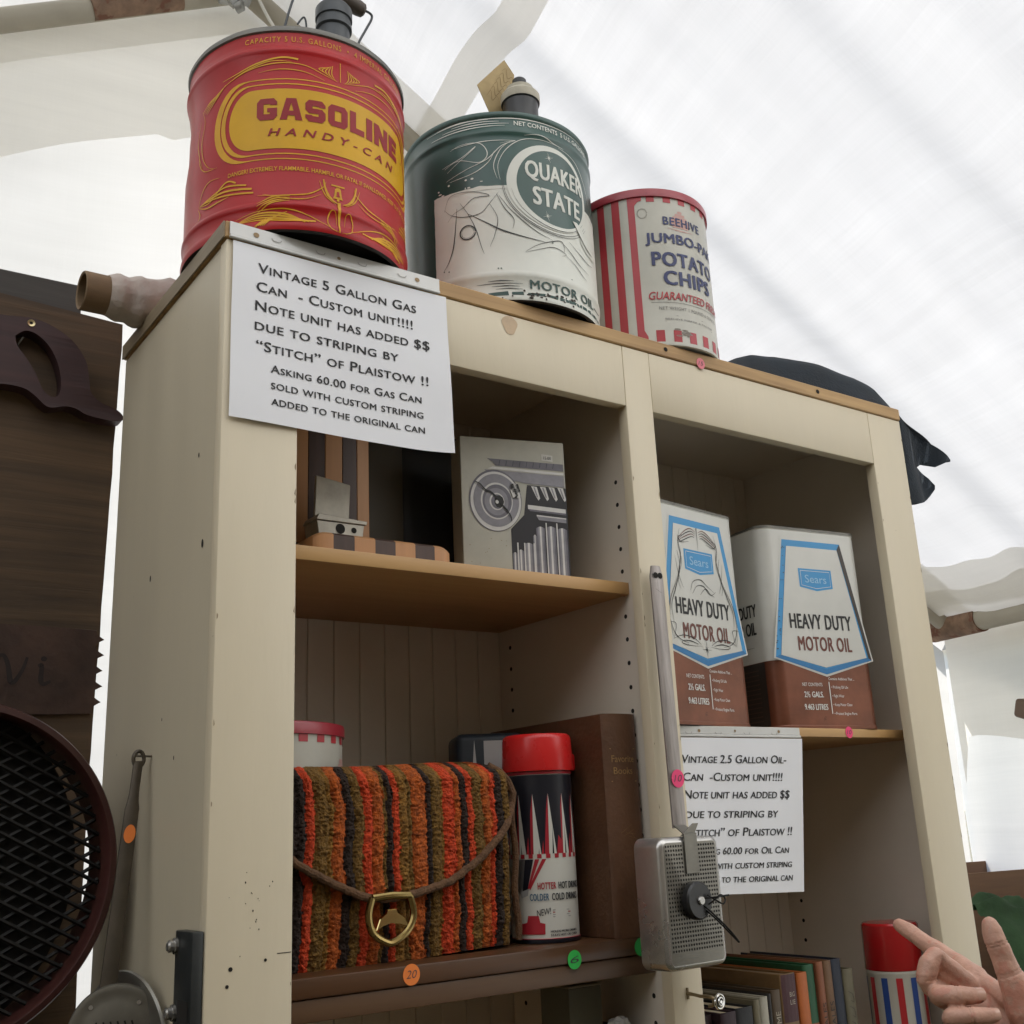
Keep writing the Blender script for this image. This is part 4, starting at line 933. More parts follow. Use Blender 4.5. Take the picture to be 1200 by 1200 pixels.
for nm, flap in (('bag_front', 0), ('flap', 1)):
    bm = bmesh.new(); g = {}
    for i in range(NX + 1):
        for j in range(NZ + 1):
            x, z = bag_xz(i, j, flap)
            if flap and z < cut(x) - .004: continue
            if not flap and z > cut(x) + .02: continue
            g[i, j] = bm.verts.new((x, bag_y(x, z, flap), z))
    for i in range(NX):
        for j in range(NZ):
            q = [(i, j), (i + 1, j), (i + 1, j + 1), (i, j + 1)]
            if all(k in g for k in q):
                f = bm.faces.new([g[k] for k in q]); c = f.calc_center_median(); f.material_index = yarn(c.x, c.z)
    part(nm, bm, YM, t, smooth=180)
bm = bmesh.new(); box(bm, HX0 + .002, HX1 - .012, .100, .150, SH2 + .001, HZ1 - .018, .018, 0, 4); part('bag_back', bm, YM[1], t)
bm = bmesh.new(); pts = []
for k in range(60):
    x = .10 + (.4165 - .10) * k / 59; pts.append((x, .0655 + .018 * max(0, (x - .38) / .036) ** 2, cut(x)))
pts += [(.4185, .082, -.612), (.414, .086, -.596), (.405, .090, -.585), (.390, .094, -.577)]
CORD = pbr('brown_cord', (.115, .058, .027), .9, var=.35, vscale=150, bump=.7, bscale=260)
tube(bm, [Vector(p) + Vector((0, .0008 * math.sin(i * 1.9), .0006 * math.cos(i * 2.3))) for i, p in enumerate(pts)], .0046, 10)
tube(bm, [(.4245 - .002 * math.sin(k), .094, -.618 - .165 * k / 12) for k in range(13)], .0042, 8)
part('cord_edging', bm, CORD, t)
BRASS = pbr('aged_brass', (.34, .25, .10), .26, 1, var=.25, vscale=20)
bm = bmesh.new(); loop = catmull([(.2090, .071, -.7200), (.2040, .070, -.7380), (.2085, .069, -.7560), (.2240, .068, -.7665), (.2350, .068, -.7665), (.2520, .069, -.7560), (.2600, .070, -.7400), (.2560, .071, -.7200)], 6)
tube(bm, loop + [(.2325, .0705, -.7185), loop[0]], [.0042] * (len(loop) + 2), 10)
for v in bm.verts: v.co.y -= .010
cl = part('clasp', bm, BRASS, t)
bm = bmesh.new()
prism(bm, [(.2110, -.7560), (.2170, -.7420), (.2260, -.7380), (.2260, -.7330), (.2380, -.7330), (.2380, -.7380), (.2480, -.7420), (.2540, -.7540), (.2420, -.7480), (.2300, -.7465), (.2200, -.7490)], .066, .0715, 0, .0008)
for v in bm.verts: v.co.y -= .008
part('turn_lock', bm, pbr('bright_brass', (.62, .48, .22), .16, 1, var=.1), cl)

# vacuum flask
def flask_body(cx, cy, z0, t, deco, prof, mats):
    bm = bmesh.new(); lathe(bm, prof, 72, cx, cy, z0); deco(bm, cylmap(cx, cy, z0, .0425, lambda th, z: .0425)); part('body', bm, mats, t)
REDP = pbr('red_plastic_cup', (.62, .018, .018), .3, var=.04)
FWH = pbr('flask_white', (.62, .61, .55), .35, var=.05); FNA = pbr('flask_navy', (.010, .011, .018), .35); FRE = pbr('flask_red', (.40, .022, .035), .35); FBL = pbr('flask_blue', (.03, .11, .20), .4); FST = pbr('flask_silver', (.30, .30, .30), .3, .7)
FX, FY = .480, .112
t = thing('vacuum_flask', 'white vacuum flask with red cup and black spiked band, right of the handbag', 'flask', (FX, FY, SH2))
def fdeco(bm, mp):
    c = .006
    ppoly(bm, [(-.132, .1045), (.132, .1045), (.132, .2005), (-.132, .2005)], mp, 1, .0004, c)
    for k in range(-6, 7):
        x = -.0165 + .0195 * k; 
        ppoly(bm, [(x - .0105, .1045), (x - .0012, .1045), (x + .0002, .1775)], mp, 2, .0006, 0); ppoly(bm, [(x - .0012, .1045), (x + .0085, .1045), (x + .0004, .1775)], mp, 5, .0006, 0)
    for k in range(-24, 24):
        if k % 2 == 0: ppoly(bm, [(k * .0055, .0995), ((k + 1) * .0055, .0995), ((k + 1) * .0055, .1045), (k * .0055, .1045)], mp, 2, .0006)
    # pouring flask drawn on the side
    ppoly(bm, [(-.0620, .0985), (-.0420, .0985), (-.0560, .0560), (-.0640, .0620)], mp, 4, .0005, c); ppoly(bm, [(-.0490, .0985), (-.0380, .0985), (-.0480, .0600), (-.0550, .0570)], mp, 1, .0007, c)
    ppoly(bm, [(-.0360, .0985), (-.0305, .0985), (-.0450, .0640), (-.0470, .0640)], mp, 2, .0007, c); ppoly(bm, [(-.0270, .0985), (-.0220, .0985), (-.0440, .0620), (-.0450, .0660)], mp, 2, .0007, c)
    ppoly(bm, [(-.0580, .0600), (-.0455, .0640), (-.0470, .0560), (-.0560, .0530)], mp, 6, .0009, c)
    ptext(bm, 'HOTTER', -.0340, -.0115, .0630, .0078, mp, 2, .0009, fat=.03, cell=c, spacing=1.1); ptext(bm, 'HOT DRINKS', -.0080, .0280, .0630, .0078, mp, 1, .0009, fat=.03, cell=c, spacing=1.1)
    ptext(bm, 'COLDER', -.0445, -.0210, .0500, .0078, mp, 3, .0009, fat=.03, cell=c, spacing=1.1); ptext(bm, 'COLD DRINKS', -.0172, .0230, .0500, .0078, mp, 1, .0009, fat=.03, cell=c, spacing=1.1)
    ptext(bm, 'NEW!', -.0365, -.0195, .0315, .0075, mp, 1, .0009, cell=c, slope=.15)
    for k in range(4): pline(bm, [(-.0170, .0385 - .0026 * k), (.0060 + .002 * (k % 2), .0380 - .0026 * k)], .0010, mp, 2 if k == 1 else 6, .0008, taper=(1, 1, 1))
    ppoly(bm, [(-.0580, .0110), (-.0275, .0110), (-.0270, .0230), (-.0330, .0245), (-.0345, .0325), (-.0480, .0325), (-.0500, .0245), (-.0580, .0230)], mp, 2, .0009, c)
    ptext(bm, 'HOLDS MORE DRINKS', -.0208, .0180, .0128, .0024, mp, 1, .0009, fat=.02); ptext(bm, 'STAYS HOT OR COLD', -.0208, .0180, .0085, .0024, mp, 1, .0009, fat=.02)
flask_body(FX, FY, SH2, t, fdeco, [(0, .003, 1), (.040, .003, 1), (.0425, 0, 1), (.0432, .001, 1), (.0432, .0055, 2), (.0425, .006, 0), (.0425, .10, 0), (.0425, .2010, 2), (.0435, .2015, 2), (.0435, .2050, 0), (.0400, .206, 0), (.038, .21, 0), (0, .21, 0)], [FWH, FNA, FRE, FBL, FST, FWH, pbr('grey_print', (.35, .35, .34), .5)])
bm = bmesh.new(); lathe(bm, [(.0465, .2055, 0), (.0468, .2065, 0), (.0450, .246, 0), (.0440, .2495, 0), (.0415, .2520, 0), (.030, .2525, 0), (0, .2525, 0)], 64, FX, FY, SH2)
box(bm, FX + .040, FX + .0555, FY - .011, FY + .011, SH2 + .2060, SH2 + .2290, .004, 0, 3)
part('cup', bm, REDP, t)
# carton of the flask, big brown book, small chip tin behind the bag
t = thing('flask_carton', 'navy and white carton standing at the back of the lower left shelf behind the flask', 'carton', (.482, .235, SH2), R(-24))
bm = bmesh.new(); box(bm, -.048, .048, -.042, .042, 0, .264, .010, 0, 3)
mp = planemap((-.048, -.042, 0), (1, 0, 0), (0, 0, 1), (0, -1, 0)); ppoly(bm, [(.038, .003), (.086, .003), (.086, .2535), (.038, .2535)], mp, 1, .0006)
ppoly(bm, [(.012, .10), (.036, .10), (.025, .255)], mp, 1, .0006)
part('carton_body', bm, [pbr('carton_navy', (.018, .026, .038), .5, var=.1), pbr('carton_white', (.55, .53, .52), .55)], t, local=True)
def spine(bm, mp, hx, hz):
    ptext(bm, 'Favorite', -.019, .018, hz - .062, .0085, mp, 1, .0004); ptext(bm, 'Books', -.017, .014, hz - .077, .0085, mp, 1, .0004)
    for z in (hz - .045, hz - .086): pline(bm, [(-.021, z), (.021, z)], .0012, mp, 1, .0004, taper=(1, 1, 1))
    for k in range(5): pline(bm, [(-.012 + .004 * k, hz - .150 - .004 * (k % 2)), (.006 + .003 * k, hz - .140 - .006 * k)], .0010, mp, 1, .0004)
    pline(bm, [(.006, .018), (.009, .026), (.012, .018)], .0014, mp, 2, .0004)
plain_book('album_book', 'thick brown leather bound book with faint gilt spine, right end of the lower left shelf', .5345, .5925, .040, .30, SH2, -.5150, [pbr('brown_leather', (.105, .047, .022), .5, var=.3, vscale=12, bump=.25, bscale=160, wear=(14, .70, (.16, .085, .045))), pbr('dull_gilt', (.32, .20, .08), .5, .3, var=.3, vscale=60), pbr('spine_scuff', (.40, .34, .26), .8)], PAGED, deco=spine, rounding=.007)
chip_tin('chip_tin', 'small red lidded striped chip tin half hidden behind the crochet handbag', .140, .218, SH2, .80, False) if False else None
t_small = chip_tin('chip_tin', 'small red lidded striped chip tin half hidden behind the crochet handbag', .1235, .205, SH2, 1.0, False)
# under the lower left shelf
t = thing('file_box', 'grey green card file box on the shelf below the brown boards', 'box', (.523, .125, -1.1295))
bm = bmesh.new(); box(bm, .4975, .5495, .095, .155, -1.1295, -.8470, .001); part('box_body', bm, pbr('grey_green_card', (.135, .135, .105), .7, var=.12, vscale=10, wear=(12, .70, (.2, .19, .15))), t)
bm = bmesh.new(); box(bm, .4970, .5500, .0945, .1555, -.8470, -.8445, .0008); part('box_lid', bm, pbr('box_edge', (.24, .22, .16), .7), t)
bm = bmesh.new(); bmesh.ops.create_icosphere(bm, subdivisions=3, radius=.012)
for v in bm.verts: v.co = Vector((.562, .080, -.893)) + Vector((v.co.x * 1.2, v.co.y, v.co.z * .7)) * (1 + .45 * noise.noise(v.co * 170))
t2 = solo('crumpled_tissue', bm, pbr('white_tissue', (.6, .6, .58), .9), 'crumpled white tissue lying on the small carton right of the file box', 'tissue', smooth=0)
bm = bmesh.new(); box(bm, .556, .592, .06, .15, -1.1295, -.9000, .001)
solo('small_carton', bm, pbr('dark_card', (.045, .04, .034), .8, var=.2), 'small dark carton below the brown boards, right of the grey green file box', 'carton')

# ================================================================== RIGHT COMPARTMENT: two square oil tins
SHR = -.5283
TW = pbr('tin_cream_white', (.58, .58, .54), .36, var=.07, vscale=9, wear=(26, .775, (.30, .22, .15)), coat=.15)
TC = pbr('tin_copper', (.185, .066, .036), .36, .35, var=.35, vscale=13, bump=.05, bscale=40, wear=(18, .68, (.11, .04, .024)))
TB = pbr('tin_blue', (.035, .27, .56), .4, var=.06); TBD = pbr('tin_blue_deep', (.02, .17, .40), .4, var=.12, vscale=40)
TBR = pbr('tin_brown_print', (.15, .045, .030), .45); TDK = pbr('tin_side_dark', (.035, .026, .022), .45, var=.3)
def oil_tin(label, fx, fy, rz, pinned):
    """fx, fy: lower left front corner; rz turns the tin about it"""
    t = thing('square_oil_tin', label, 'tin can', (fx, fy, SHR), rz, 'square motor oil tins on the right shelf')
    Wd, Dp, Ht, rc = .205, .140, .318, .022
    def ring(off, z):
        P_ = []
        for cx, cy, a0 in ((rc, rc, math.pi), (Wd - rc, rc, 1.5 * math.pi), (Wd - rc, Dp - rc, 0), (rc, Dp - rc, .5 * math.pi)):
            P_ += [(cx + (rc + off) * math.cos(a0 + math.pi / 2 * k / 8), cy + (rc + off) * math.sin(a0 + math.pi / 2 * k / 8), z) for k in range(9)]
        return P_
    bm = bmesh.new(); prof = [(-.004, .004, 1), (-.0005, 0, 1), (.0010, .0005, 1), (.0010, .0045, 1), (0, .006, 1), (0, .104, 0), (0, Ht - .006, 0), (.0010, Ht - .0045, 2), (.0010, Ht - .0005, 2), (-.001, Ht, 2), (-.0035, Ht - .003, 0)]
    rs = [[bm.verts.new(p) for p in ring(o, z)] for o, z, _ in prof]; n = len(rs[0])
    for i in range(len(rs) - 1):
        for k in range(n): bm.faces.new((rs[i][k], rs[i][(k + 1) % n], rs[i + 1][(k + 1) % n], rs[i + 1][k])).material_index = prof[i][2]
    bm.faces.new(rs[-1]).material_index = 0; bm.faces.new(rs[0][::-1]).material_index = 1
    mp = planemap((0, 0, 0), (1, 0, 0), (0, 0, 1), (0, -1, 0)); cx = Wd / 2
    def pent(o): return [(cx - .060 + o * .7, .2965 - o), (cx + .060 - o * .7, .2965 - o), (cx + .0975 - o, .1080 + o * .35), (cx, .0835 + o * 1.02), (cx - .0975 + o, .1080 + o * .35)]
    ppoly(bm, pent(-.0035), mp, 0, .0004); ppoly(bm, pent(0), mp, 3, .0006); ppoly(bm, [(cx - .0975, .108), (cx, .0835), (cx + .0975, .108), (cx + .090, .112), (cx, .0920), (cx - .090, .112)], mp, 4, .0008)
    if not pinned: ppoly(bm, [(cx + .060, .2965), (cx + .0975, .108), (cx + .0910, .111), (cx + .053, .287)], mp, 8, .0009)
    ppoly(bm, pent(.0105), mp, 0, .0011)
    if not pinned:
        for k in range(22):
            u = random.random(); z = .11 + .18 * u; x = cx - .0945 + .036 * u + random.uniform(-.003, .004); ppoly(bm, circ(x, z, random.uniform(.0006, .0018), random.uniform(.0005, .0012), 6), mp, 8, .0013)
    # badge
    ppoly(bm, [(cx - .034, .2510), (cx + .034, .2510), (cx + .034, .2210), (cx, .2155), (cx - .034, .2210)], mp, 3, .0013)
    pline(bm, [(cx - .030, .2475), (cx + .030, .2475), (cx + .030, .2240), (cx, .2195), (cx - .030, .2240), (cx - .030, .2475)], .0007, mp, 7, .0016, smooth=False, taper=(1, 1, 1))
    ptext(bm, 'Sears', cx - .022, cx + .022, .2285, .0125, mp, 9, .0016, bold=.004)
    ptext(bm, 'HEAVY DUTY', cx - .0625, cx + .0625, .1545, .0225, mp, 5, .0014, fat=.035, spacing=1.08); ptext(bm, 'MOTOR OIL', cx - .0505, cx + .0575, .1200, .0215, mp, 6, .0014, fat=.035, spacing=1.08)
    # small print on the copper foot
    ptext(bm, 'NET CONTENTS', cx - .052, cx - .012, .0650, .0050, mp, 7, .0007); ptext(bm, '2½ GALS.', cx - .050, cx - .012, .0480, .0085, mp, 7, .0007, fat=.02); ptext(bm, '9.463 LITRES', cx - .052, cx - .006, .0290, .0085, mp, 7, .0007, fat=.02)
    pline(bm, [(cx + .002, .0230), (cx + .002, .0720)], .0016, mp, 7, .0007, taper=(1, 1, 1))
    ptext(bm, 'Contains Additives That ...', cx + .002, cx + .055, .0750, .0040, mp, 7, .0007)
    for k, s in enumerate(('• Prolong Oil Life', '• Fight Wear', '• Keep Motor Clean', '• Protect Engine Parts')): ptext(bm, s, cx + .006, cx + (.040, .030, .044, .052)[k], .0620 - .0135 * k, .0042, mp, 7, .0007)
    if pinned:
        L_ = lambda q, w=.0013, mi=5: [pline(bm, [(cx + s * x, z) for x, z in q], w, mp, mi, .0017) for s in (-1, 1)]
        for k in range(4): L_([(.003 + .001 * k, .2790 - .003 * k), (.014, .2830 - .0040 * k), (.028 + .003 * k, .2780 - .0055 * k), (.046, .2640 - .002 * k)], .0015, 5 if k % 2 else 6)
        L_([(.030, .2720), (.044, .2670), (.038, .2600), (.020, .2630)]); L_([(.040, .280), (.046, .258), (.041, .232), (.048, .215)], .0010); L_([(.047, .262), (.042, .240), (.052, .205), (.048, .190)], .0013)
        L_([(.050, .246), (.046, .222), (.060, .190), (.072, .165), (.070, .140)], .0015); L_([(.056, .238), (.050, .210), (.042, .192)], .0010); L_([(.049, .215), (.060, .196), (.074, .172), (.078, .145), (.074, .118)], .0013, 8)
        L_([(.080, .150), (.072, .128), (.060, .118), (.040, .113)], .0013); L_([(.082, .140), (.066, .138), (.074, .116)], .0010); L_([(.012, .1130), (.028, .1210), (.052, .1235), (.074, .1170)], .0015); L_([(.010, .1110), (.030, .1100), (.050, .1110), (.056, .1140), (.040, .1175)], .0011, 8); L_([(.018, .113), (.036, .1165), (.054, .1160)], .0018)
        for q in ([(-.026, .190), (-.018, .204), (.000, .208), (.014, .200), (.030, .192)], [(-.022, .186), (-.010, .198), (.006, .199), (.016, .190), (.030, .186)], [(-.004, .186), (.010, .196), (.022, .188), (.034, .194)]): pline(bm, [(cx + x, z) for x, z in q], .0013, mp, 5, .0017)
        pline(bm, [(cx, .2860), (cx, .2520)], .0016, mp, 5, .0017, smooth=False, taper=(1, .8, .2))
        for a in range(8):
            l = .0150 if a % 2 == 0 else .0070; pline(bm, [(cx, .1065), (cx + l * .75 * math.cos(a * math.pi / 4), .1065 + l * math.sin(a * math.pi / 4))], .0011, mp, 5, .0018, smooth=False, taper=(1, .7, .1))
    # left flank: same words, seen edge on
    ml = planemap((0, Dp, 0), (0, -1, 0), (0, 0, 1), (-1, 0, 0))
    ptext(bm, 'HEAVY DUTY', .018, .112, .1760, .0190, ml, 5, .0006, fat=.035); ptext(bm, 'MOTOR OIL', .022, .108, .1480, .0190, ml, 5, .0006, fat=.035); pline(bm, [(.03, .128), (.10, .128)], .002, ml, 5, .0006)
    ppoly(bm, [(.022, .006), (.119, .006), (.119, .103), (.022, .103)], ml, 8, .0004)
    for k in range(12): pline(bm, [(.04, .092 - .007 * k), (.104, .092 - .007 * k)], .0012, ml, 10, .0007, taper=(1, 1, 1))
    part('body', bm, [TW, TC, STEEL, TB, TBD, BLK, TBR, WHITE, TDK, pbr('pale_blue_print', (.30, .52, .72), .45), pbr('brown_small_print', (.10, .06, .04), .5)], t, local=True, smooth=30)
    bm = bmesh.new(); lathe(bm, [(.0175, Ht - .004, 0), (.0175, Ht + .010, 0), (.0165, Ht + .0125, 0), (0, Ht + .0125, 0)], 28, Wd * .30, Dp * .45, 0); part('cap', bm, DARKM, t, local=True)
    bm = bmesh.new(); tube(bm, catmull([(Wd * .50, Dp * .5, Ht - .004), (Wd * .52, Dp * .5, Ht + .006), (Wd * .66, Dp * .5, Ht + .008), (Wd * .80, Dp * .5, Ht + .006), (Wd * .82, Dp * .5, Ht - .004)], 5), .0035, 8); part('carry_handle', bm, DARKM, t, local=True)
    return t
oil_tin('square motor oil tin with black pinstripes around its blue panel, left of the pair', .6325, .0235, R(8.5), True)
oil_tin('square motor oil tin with plain blue bordered panel, right of the pair', .8960, .0600, R(-8), False)

# ================================================================== RIGHT COMPARTMENT, BOTTOM: row of books and a second flask
BZ = -1.0848
rb = random.Random(5)
def cov(n, c): return pbr('cover_' + n, c, .55, var=.2, vscale=18, bump=.15, bscale=120)
def gilt(words, mi=1):
    def f(bm, mp, hx, hz):
        for w_, z, c in words: ptext(bm, w_, -hx * .72, hx * .72, hz - z, c, mp, mi, .0004)
    return f
def patch(z0, z1, mi=1):
    def f(bm, mp, hx, hz):
        for k in range(4): ppoly(bm, [(-hx * .9 + hx * .45 * k, z0), (-hx * .9 + hx * .45 * (k + 1), z0), (-hx * .9 + hx * .45 * (k + 1), z1), (-hx * .9 + hx * .45 * k, z1)], mp, mi, .0004)
    return f
def vert_title(txt, z0, z1, mi=1):
    def f(bm, mp, hx, hz):
        V, F = text2d(txt); a = min(v[0] for v in V); b = max(v[0] for v in V); k = (z1 - z0) / (b - a); q = hx * 1.0 / .7
        add2d(bm, [(-(vy * q) + hx * .5, z0 + (vx - a) * k) for vx, vy in V], F, mp, mi, .0004)
    return f
INKW = pbr('spine_pale_print', (.42, .38, .30), .6); INKD = pbr('spine_dark_print', (.03, .025, .02), .6)
rowd = [  # x0, x1, front y, top z, colour, label, decoration
    (.690, .712, .075, -.9010, (.022, .010, .012), 'dark maroon book at the left end of the bottom row', None),
    (.713, .742, .060, -.8985, (.030, .014, .020), 'plum black book second in the bottom row', None),
    (.743, .776, .062, -.8965, (.012, .013, .016), 'black book with pale page top in the bottom row', None),
    (.778, .790, .062, -.8900, (.16, .14, .09), 'thin pale olive book in the bottom row', None),
    (.791, .806, .062, -.8880, (.40, .38, .31), 'white spined book with navy oval in the bottom row', 'oval'),
    (.807, .815, .064, -.8860, (.02, .018, .018), 'slim black book right of the white spine in the bottom row', None),
    (.816, .834, .064, -.8825, (.085, .058, .035), 'brown book with title running down its spine in the bottom row', 'vert'),
    (.836, .868, .064, -.8640, (.20, .12, .05), 'tan book with plum upper spine in the bottom row', 'plum'),
    (.869, .890, .062, -.8655, (.46, .125, .030), 'bright orange book in the bottom row', None),
    (.891, .915, .070, -.8580, (.012, .085, .035), 'green book right of the orange one in the bottom row', None),
    (.916, .930, .066, -.8560, (.24, .085, .040), 'rust brown book right of the green one in the bottom row', 'vert'),
    (.931, .948, .066, -.8560, (.16, .085, .042), 'mottled brown book left of the navy one in the bottom row', 'vert'),
    (.950, .974, .070, -.8560, (.012, .018, .035), 'navy blue book towards the right of the bottom row', None),
    (.976, .998, .070, -.8720, (.13, .115, .070), 'olive book with dark ornament at the right end of the bottom row', 'orn'),
]
for x0, x1, y0, z1, c, lab, d_ in rowd:
    x0 += .008; x1 += .008
    mats = [cov(lab.split()[0] + str(round(x0, 3)), c), INKW]; dc = None
    if d_ == 'vert': dc = vert_title('EVENINGS AT HOME' if x0 < .9 else 'COUNTRY TALES', .06, .175); mats[1] = INKW if x0 < .9 else INKD
    if d_ == 'plum':
        mats = mats[:1] + [cov('plum', (.060, .018, .024)), INKW]
        def dc(bm, mp, hx, hz):
            patch(hz - .062, hz - .001, 1)(bm, mp, hx, hz); ptext(bm, 'BIG', -hx * .1, hx * .55, hz - .030, .0060, mp, 2, .0008); ptext(bm, 'LIE', -hx * .1, hx * .55, hz - .040, .0060, mp, 2, .0008)
    if d_ == 'oval':
        mats[1] = cov('oval', (.02, .022, .06))
        def dc(bm, mp, hx, hz): ppoly(bm, circ(0, hz - .075, hx * .62, .036, 30), mp, 1, .0004)
    if d_ == 'orn':
        mats[1] = INKD
        def dc(bm, mp, hx, hz):
            for k in range(6): pline(bm, [(-hx * .5, hz - .03 - .02 * k), (hx * .3, hz - .035 - .02 * k), (hx * .4, hz - .045 - .02 * k), (-hx * .2, hz - .042 - .02 * k)], .0013, mp, 1, .0004)
    if x0 > .86 and x0 < .9: mats[1] = cov('orange_dark', (.33, .08, .02)); dc = patch(.09, .150)
    plain_book('book', lab, x0, x1, y0, y0 + rb.uniform(.16, .20), BZ, z1, mats, PAGED if z1 > -.895 else PAGE, group='books in the bottom row', deco=dc, rounding=.003)
t = thing('vacuum_flask', 'red capped flask with vertical red and blue stripes behind the pointing finger', 'flask', (1.093, .115, BZ))
def f2(bm, mp):
    for k in range(12):
        x = -.132 + .022 * k + .0045; ppoly(bm, [(x, .02), (x + .0095, .02), (x + .0095, .1905), (x, .1905)], mp, 2 if k % 2 else 1, .0005, .006)
FX2, FY2 = 1.122, .086
OBJ_LOC[t] = Vector((FX2, FY2, BZ)); t.location = (FX2, FY2, BZ + H)
flask_body(FX2, FY2, BZ, t, f2, [(0, .003, 0), (.042, 0, 0), (.0425, .004, 0), (.0425, .1940, 0), (.0432, .1950, 0), (.0432, .1995, 0), (.040, .2005, 0), (0, .2005, 0)], [FWH, pbr('flask_stripe_red', (.42, .025, .03), .35), pbr('flask_stripe_blue', (.025, .065, .25), .35)])
bm = bmesh.new(); lathe(bm, [(.0435, .2000, 0), (.0440, .2010, 0), (.0425, .2640, 0), (.0400, .2670, 0), (.020, .2680, 0), (0, .2680, 0)], 64, FX2, FY2, BZ); part('cup', bm, pbr('deep_red_cup', (.42, .012, .014), .22, var=.04, coat=.4), t)

# ================================================================== HUNG ON THE CABINET FRONT: corn popper
t = thing('corn_popper', 'perforated metal corn popper with long flat handle hanging on the centre post', 'corn popper', (.575, -.045, -.82), 0)
ALU = pbr('brushed_tin', (.20, .19, .165), .40, .75, var=.18, vscale=24, bump=.06, bscale=90); ALUB = pbr('bright_tin', (.46, .45, .43), .28, .8, var=.2, vscale=14)
PX0, PX1, PZ0, PZ1, PYF, PYB = .5120, .6155, -.8190, -.6720, -.070, -.028
MR = Matrix.Translation((.565, -.05, 0)) @ Matrix.Rotation(R(4), 4, 'Z') @ Matrix.Translation((-.565, .05, 0))
bm = bmesh.new(); rc = .012
def rrect(x0, x1, z0, z1, r): 
    P_ = []
    for cx, cz, a0 in ((x0 + r, z0 + r, math.pi), (x1 - r, z0 + r, 1.5 * math.pi), (x1 - r, z1 - r, 0), (x0 + r, z1 - r, .5 * math.pi)): P_ += [(cx + r * math.cos(a0 + math.pi / 2 * k / 6), cz + r * math.sin(a0 + math.pi / 2 * k / 6)) for k in range(7)]
    return P_
rings = []
for y, o in ((PYB, 0), (PYB, .0), (PYF + .006, 0), (PYF + .0018, -.0018), (PYF, -.006)):
    rings.append([bm.verts.new((x, y, z)) for x, z in rrect(PX0 - o, PX1 + o, PZ0 - o, PZ1 + o, rc + o)])
for i, (a, b) in enumerate(zip(rings[1:], rings[2:])):
    for k in range(len(a)): bm.faces.new((a[k], a[(k + 1) % len(a)], b[(k + 1) % len(a)], b[k])).material_index = 2
bm.faces.new(rings[-1]); bm.faces.new(rings[1][::-1])
for v in rings[0]: bm.verts.remove(v)
mp = planemap((0, PYF, 0), (1, 0, 0), (0, 0, 1), (0, -1, 0)); nx = 20
for i in range(nx):
    for j in range(25):
        x = PX0 + .010 + (PX1 - PX0 - .020) * i / (nx - 1); z = PZ1 - .010 - .0048 * j
        if .552 < x < .576 and z > -.712: continue
        ppoly(bm, circ(x, z, .00135, .0015, 6), mp, 1, .0003)
for i in range(20):
    x = PX0 + .010 + (PX1 - PX0 - .020) * i / 19
    ppoly(bm, circ(x, PYF + .014, .0012, .0016, 6), planemap((0, 0, PZ1), (1, 0, 0), (0, 1, 0), (0, 0, 1)), 1, .0004); ppoly(bm, circ(x, PYF + .020, .0012, .0016, 6), planemap((0, 0, PZ1), (1, 0, 0), (0, 1, 0), (0, 0, 1)), 1, .0004)
bmesh.ops.transform(bm, matrix=MR, verts=bm.verts); part('perforated_box', bm, [ALU, HOLE, ALUB], t, smooth=50)
bm = bmesh.new(); box(bm, .553, .5755, PYF - .0022, PYF - .0002, -.714, PZ1 + .002, .0004)
prism(bm, [(.553, PZ1 + .001), (.5755, PZ1 + .001), (.5850, PZ1 + .015), (.5760, PZ1 + .015)], PYF + .002, PYF + .004, 0, .0003)
for q in (((.553, PYF - .002, PZ1 + .002), (.5755, PYF - .002, PZ1 + .002), (.607, -.0235, PZ1 + .013), (.588, -.0235, PZ1 + .013)),):
    a = [bm.verts.new(p) for p in q]; b = [bm.verts.new(Vector(p) + Vector((0, 0, .0016))) for p in q]; bm.faces.new(a); bm.faces.new(b[::-1])
    for k in range(4): bm.faces.new((a[k], a[(k + 1) % 4], b[(k + 1) % 4], b[k]))
bmesh.ops.transform(bm, matrix=MR, verts=bm.verts); part('bracket_strap', bm, ALU, t)
bm = bmesh.new()
def hx(z): s = (z + .33) / -.34; return .600 + (-.003) * s, -.0135 - .008 * s
zs = [-.3255 - .001 * 0] + [-.330 - .0338 * k for k in range(11)]
for lo, hi in zip(zs[1:], zs): pass
g = []
for k in range(24):
    z = -.3240 - .338 * k / 23; x, y = hx(z); w = .0112 if k > 0 else .0075
    sec = [(-w, .0012), (-w, -.0012), (-w * .45, -.0030), (w * .45, -.0030), (w, -.0012), (w, .0012)]
    g.append([bm.verts.new((x + a, y + b, z)) for a, b in sec])
for a, b in zip(g, g[1:]):
    for k in range(6): bm.faces.new((a[k], a[(k + 1) % 6], b[(k + 1) % 6], b[k]))
bm.faces.new(g[0]); bm.faces.new(g[-1][::-1])
for dx in (-.004, .004): ppoly(bm, circ(.600 + dx, -.3375, .0042, .0042, 16), planemap((0, -.0165, 0), (1, 0, 0), (0, 0, 1), (0, -1, 0)), 1, .0007)
pline(bm, [(.594, -.3560), (.604, -.3610)], .0012, planemap((0, -.0168, 0), (1, 0, 0), (0, 0, 1), (0, -1, 0)), 1, .0006)
hd = part('handle', bm, [pbr('worn_tin_handle', (.33, .30, .285), .36, .45, var=.22, vscale=30, stretch=(6, 6, .5), wear=(16, .68, (.17, .14, .12))), HOLE], t)
sticker(.5985, -.0238, -.6020, .0108, (.85, .07, .20), 'hot_pink_sticker', '10', parent=hd, label='hot pink round sticker reading 10')
bm = bmesh.new(); lathe(bm, [(0, -.0135, 0), (.0195, -.0135, 0), (.0215, -.0110, 0), (.0215, -.004, 0), (.015, 0, 0)], 40)
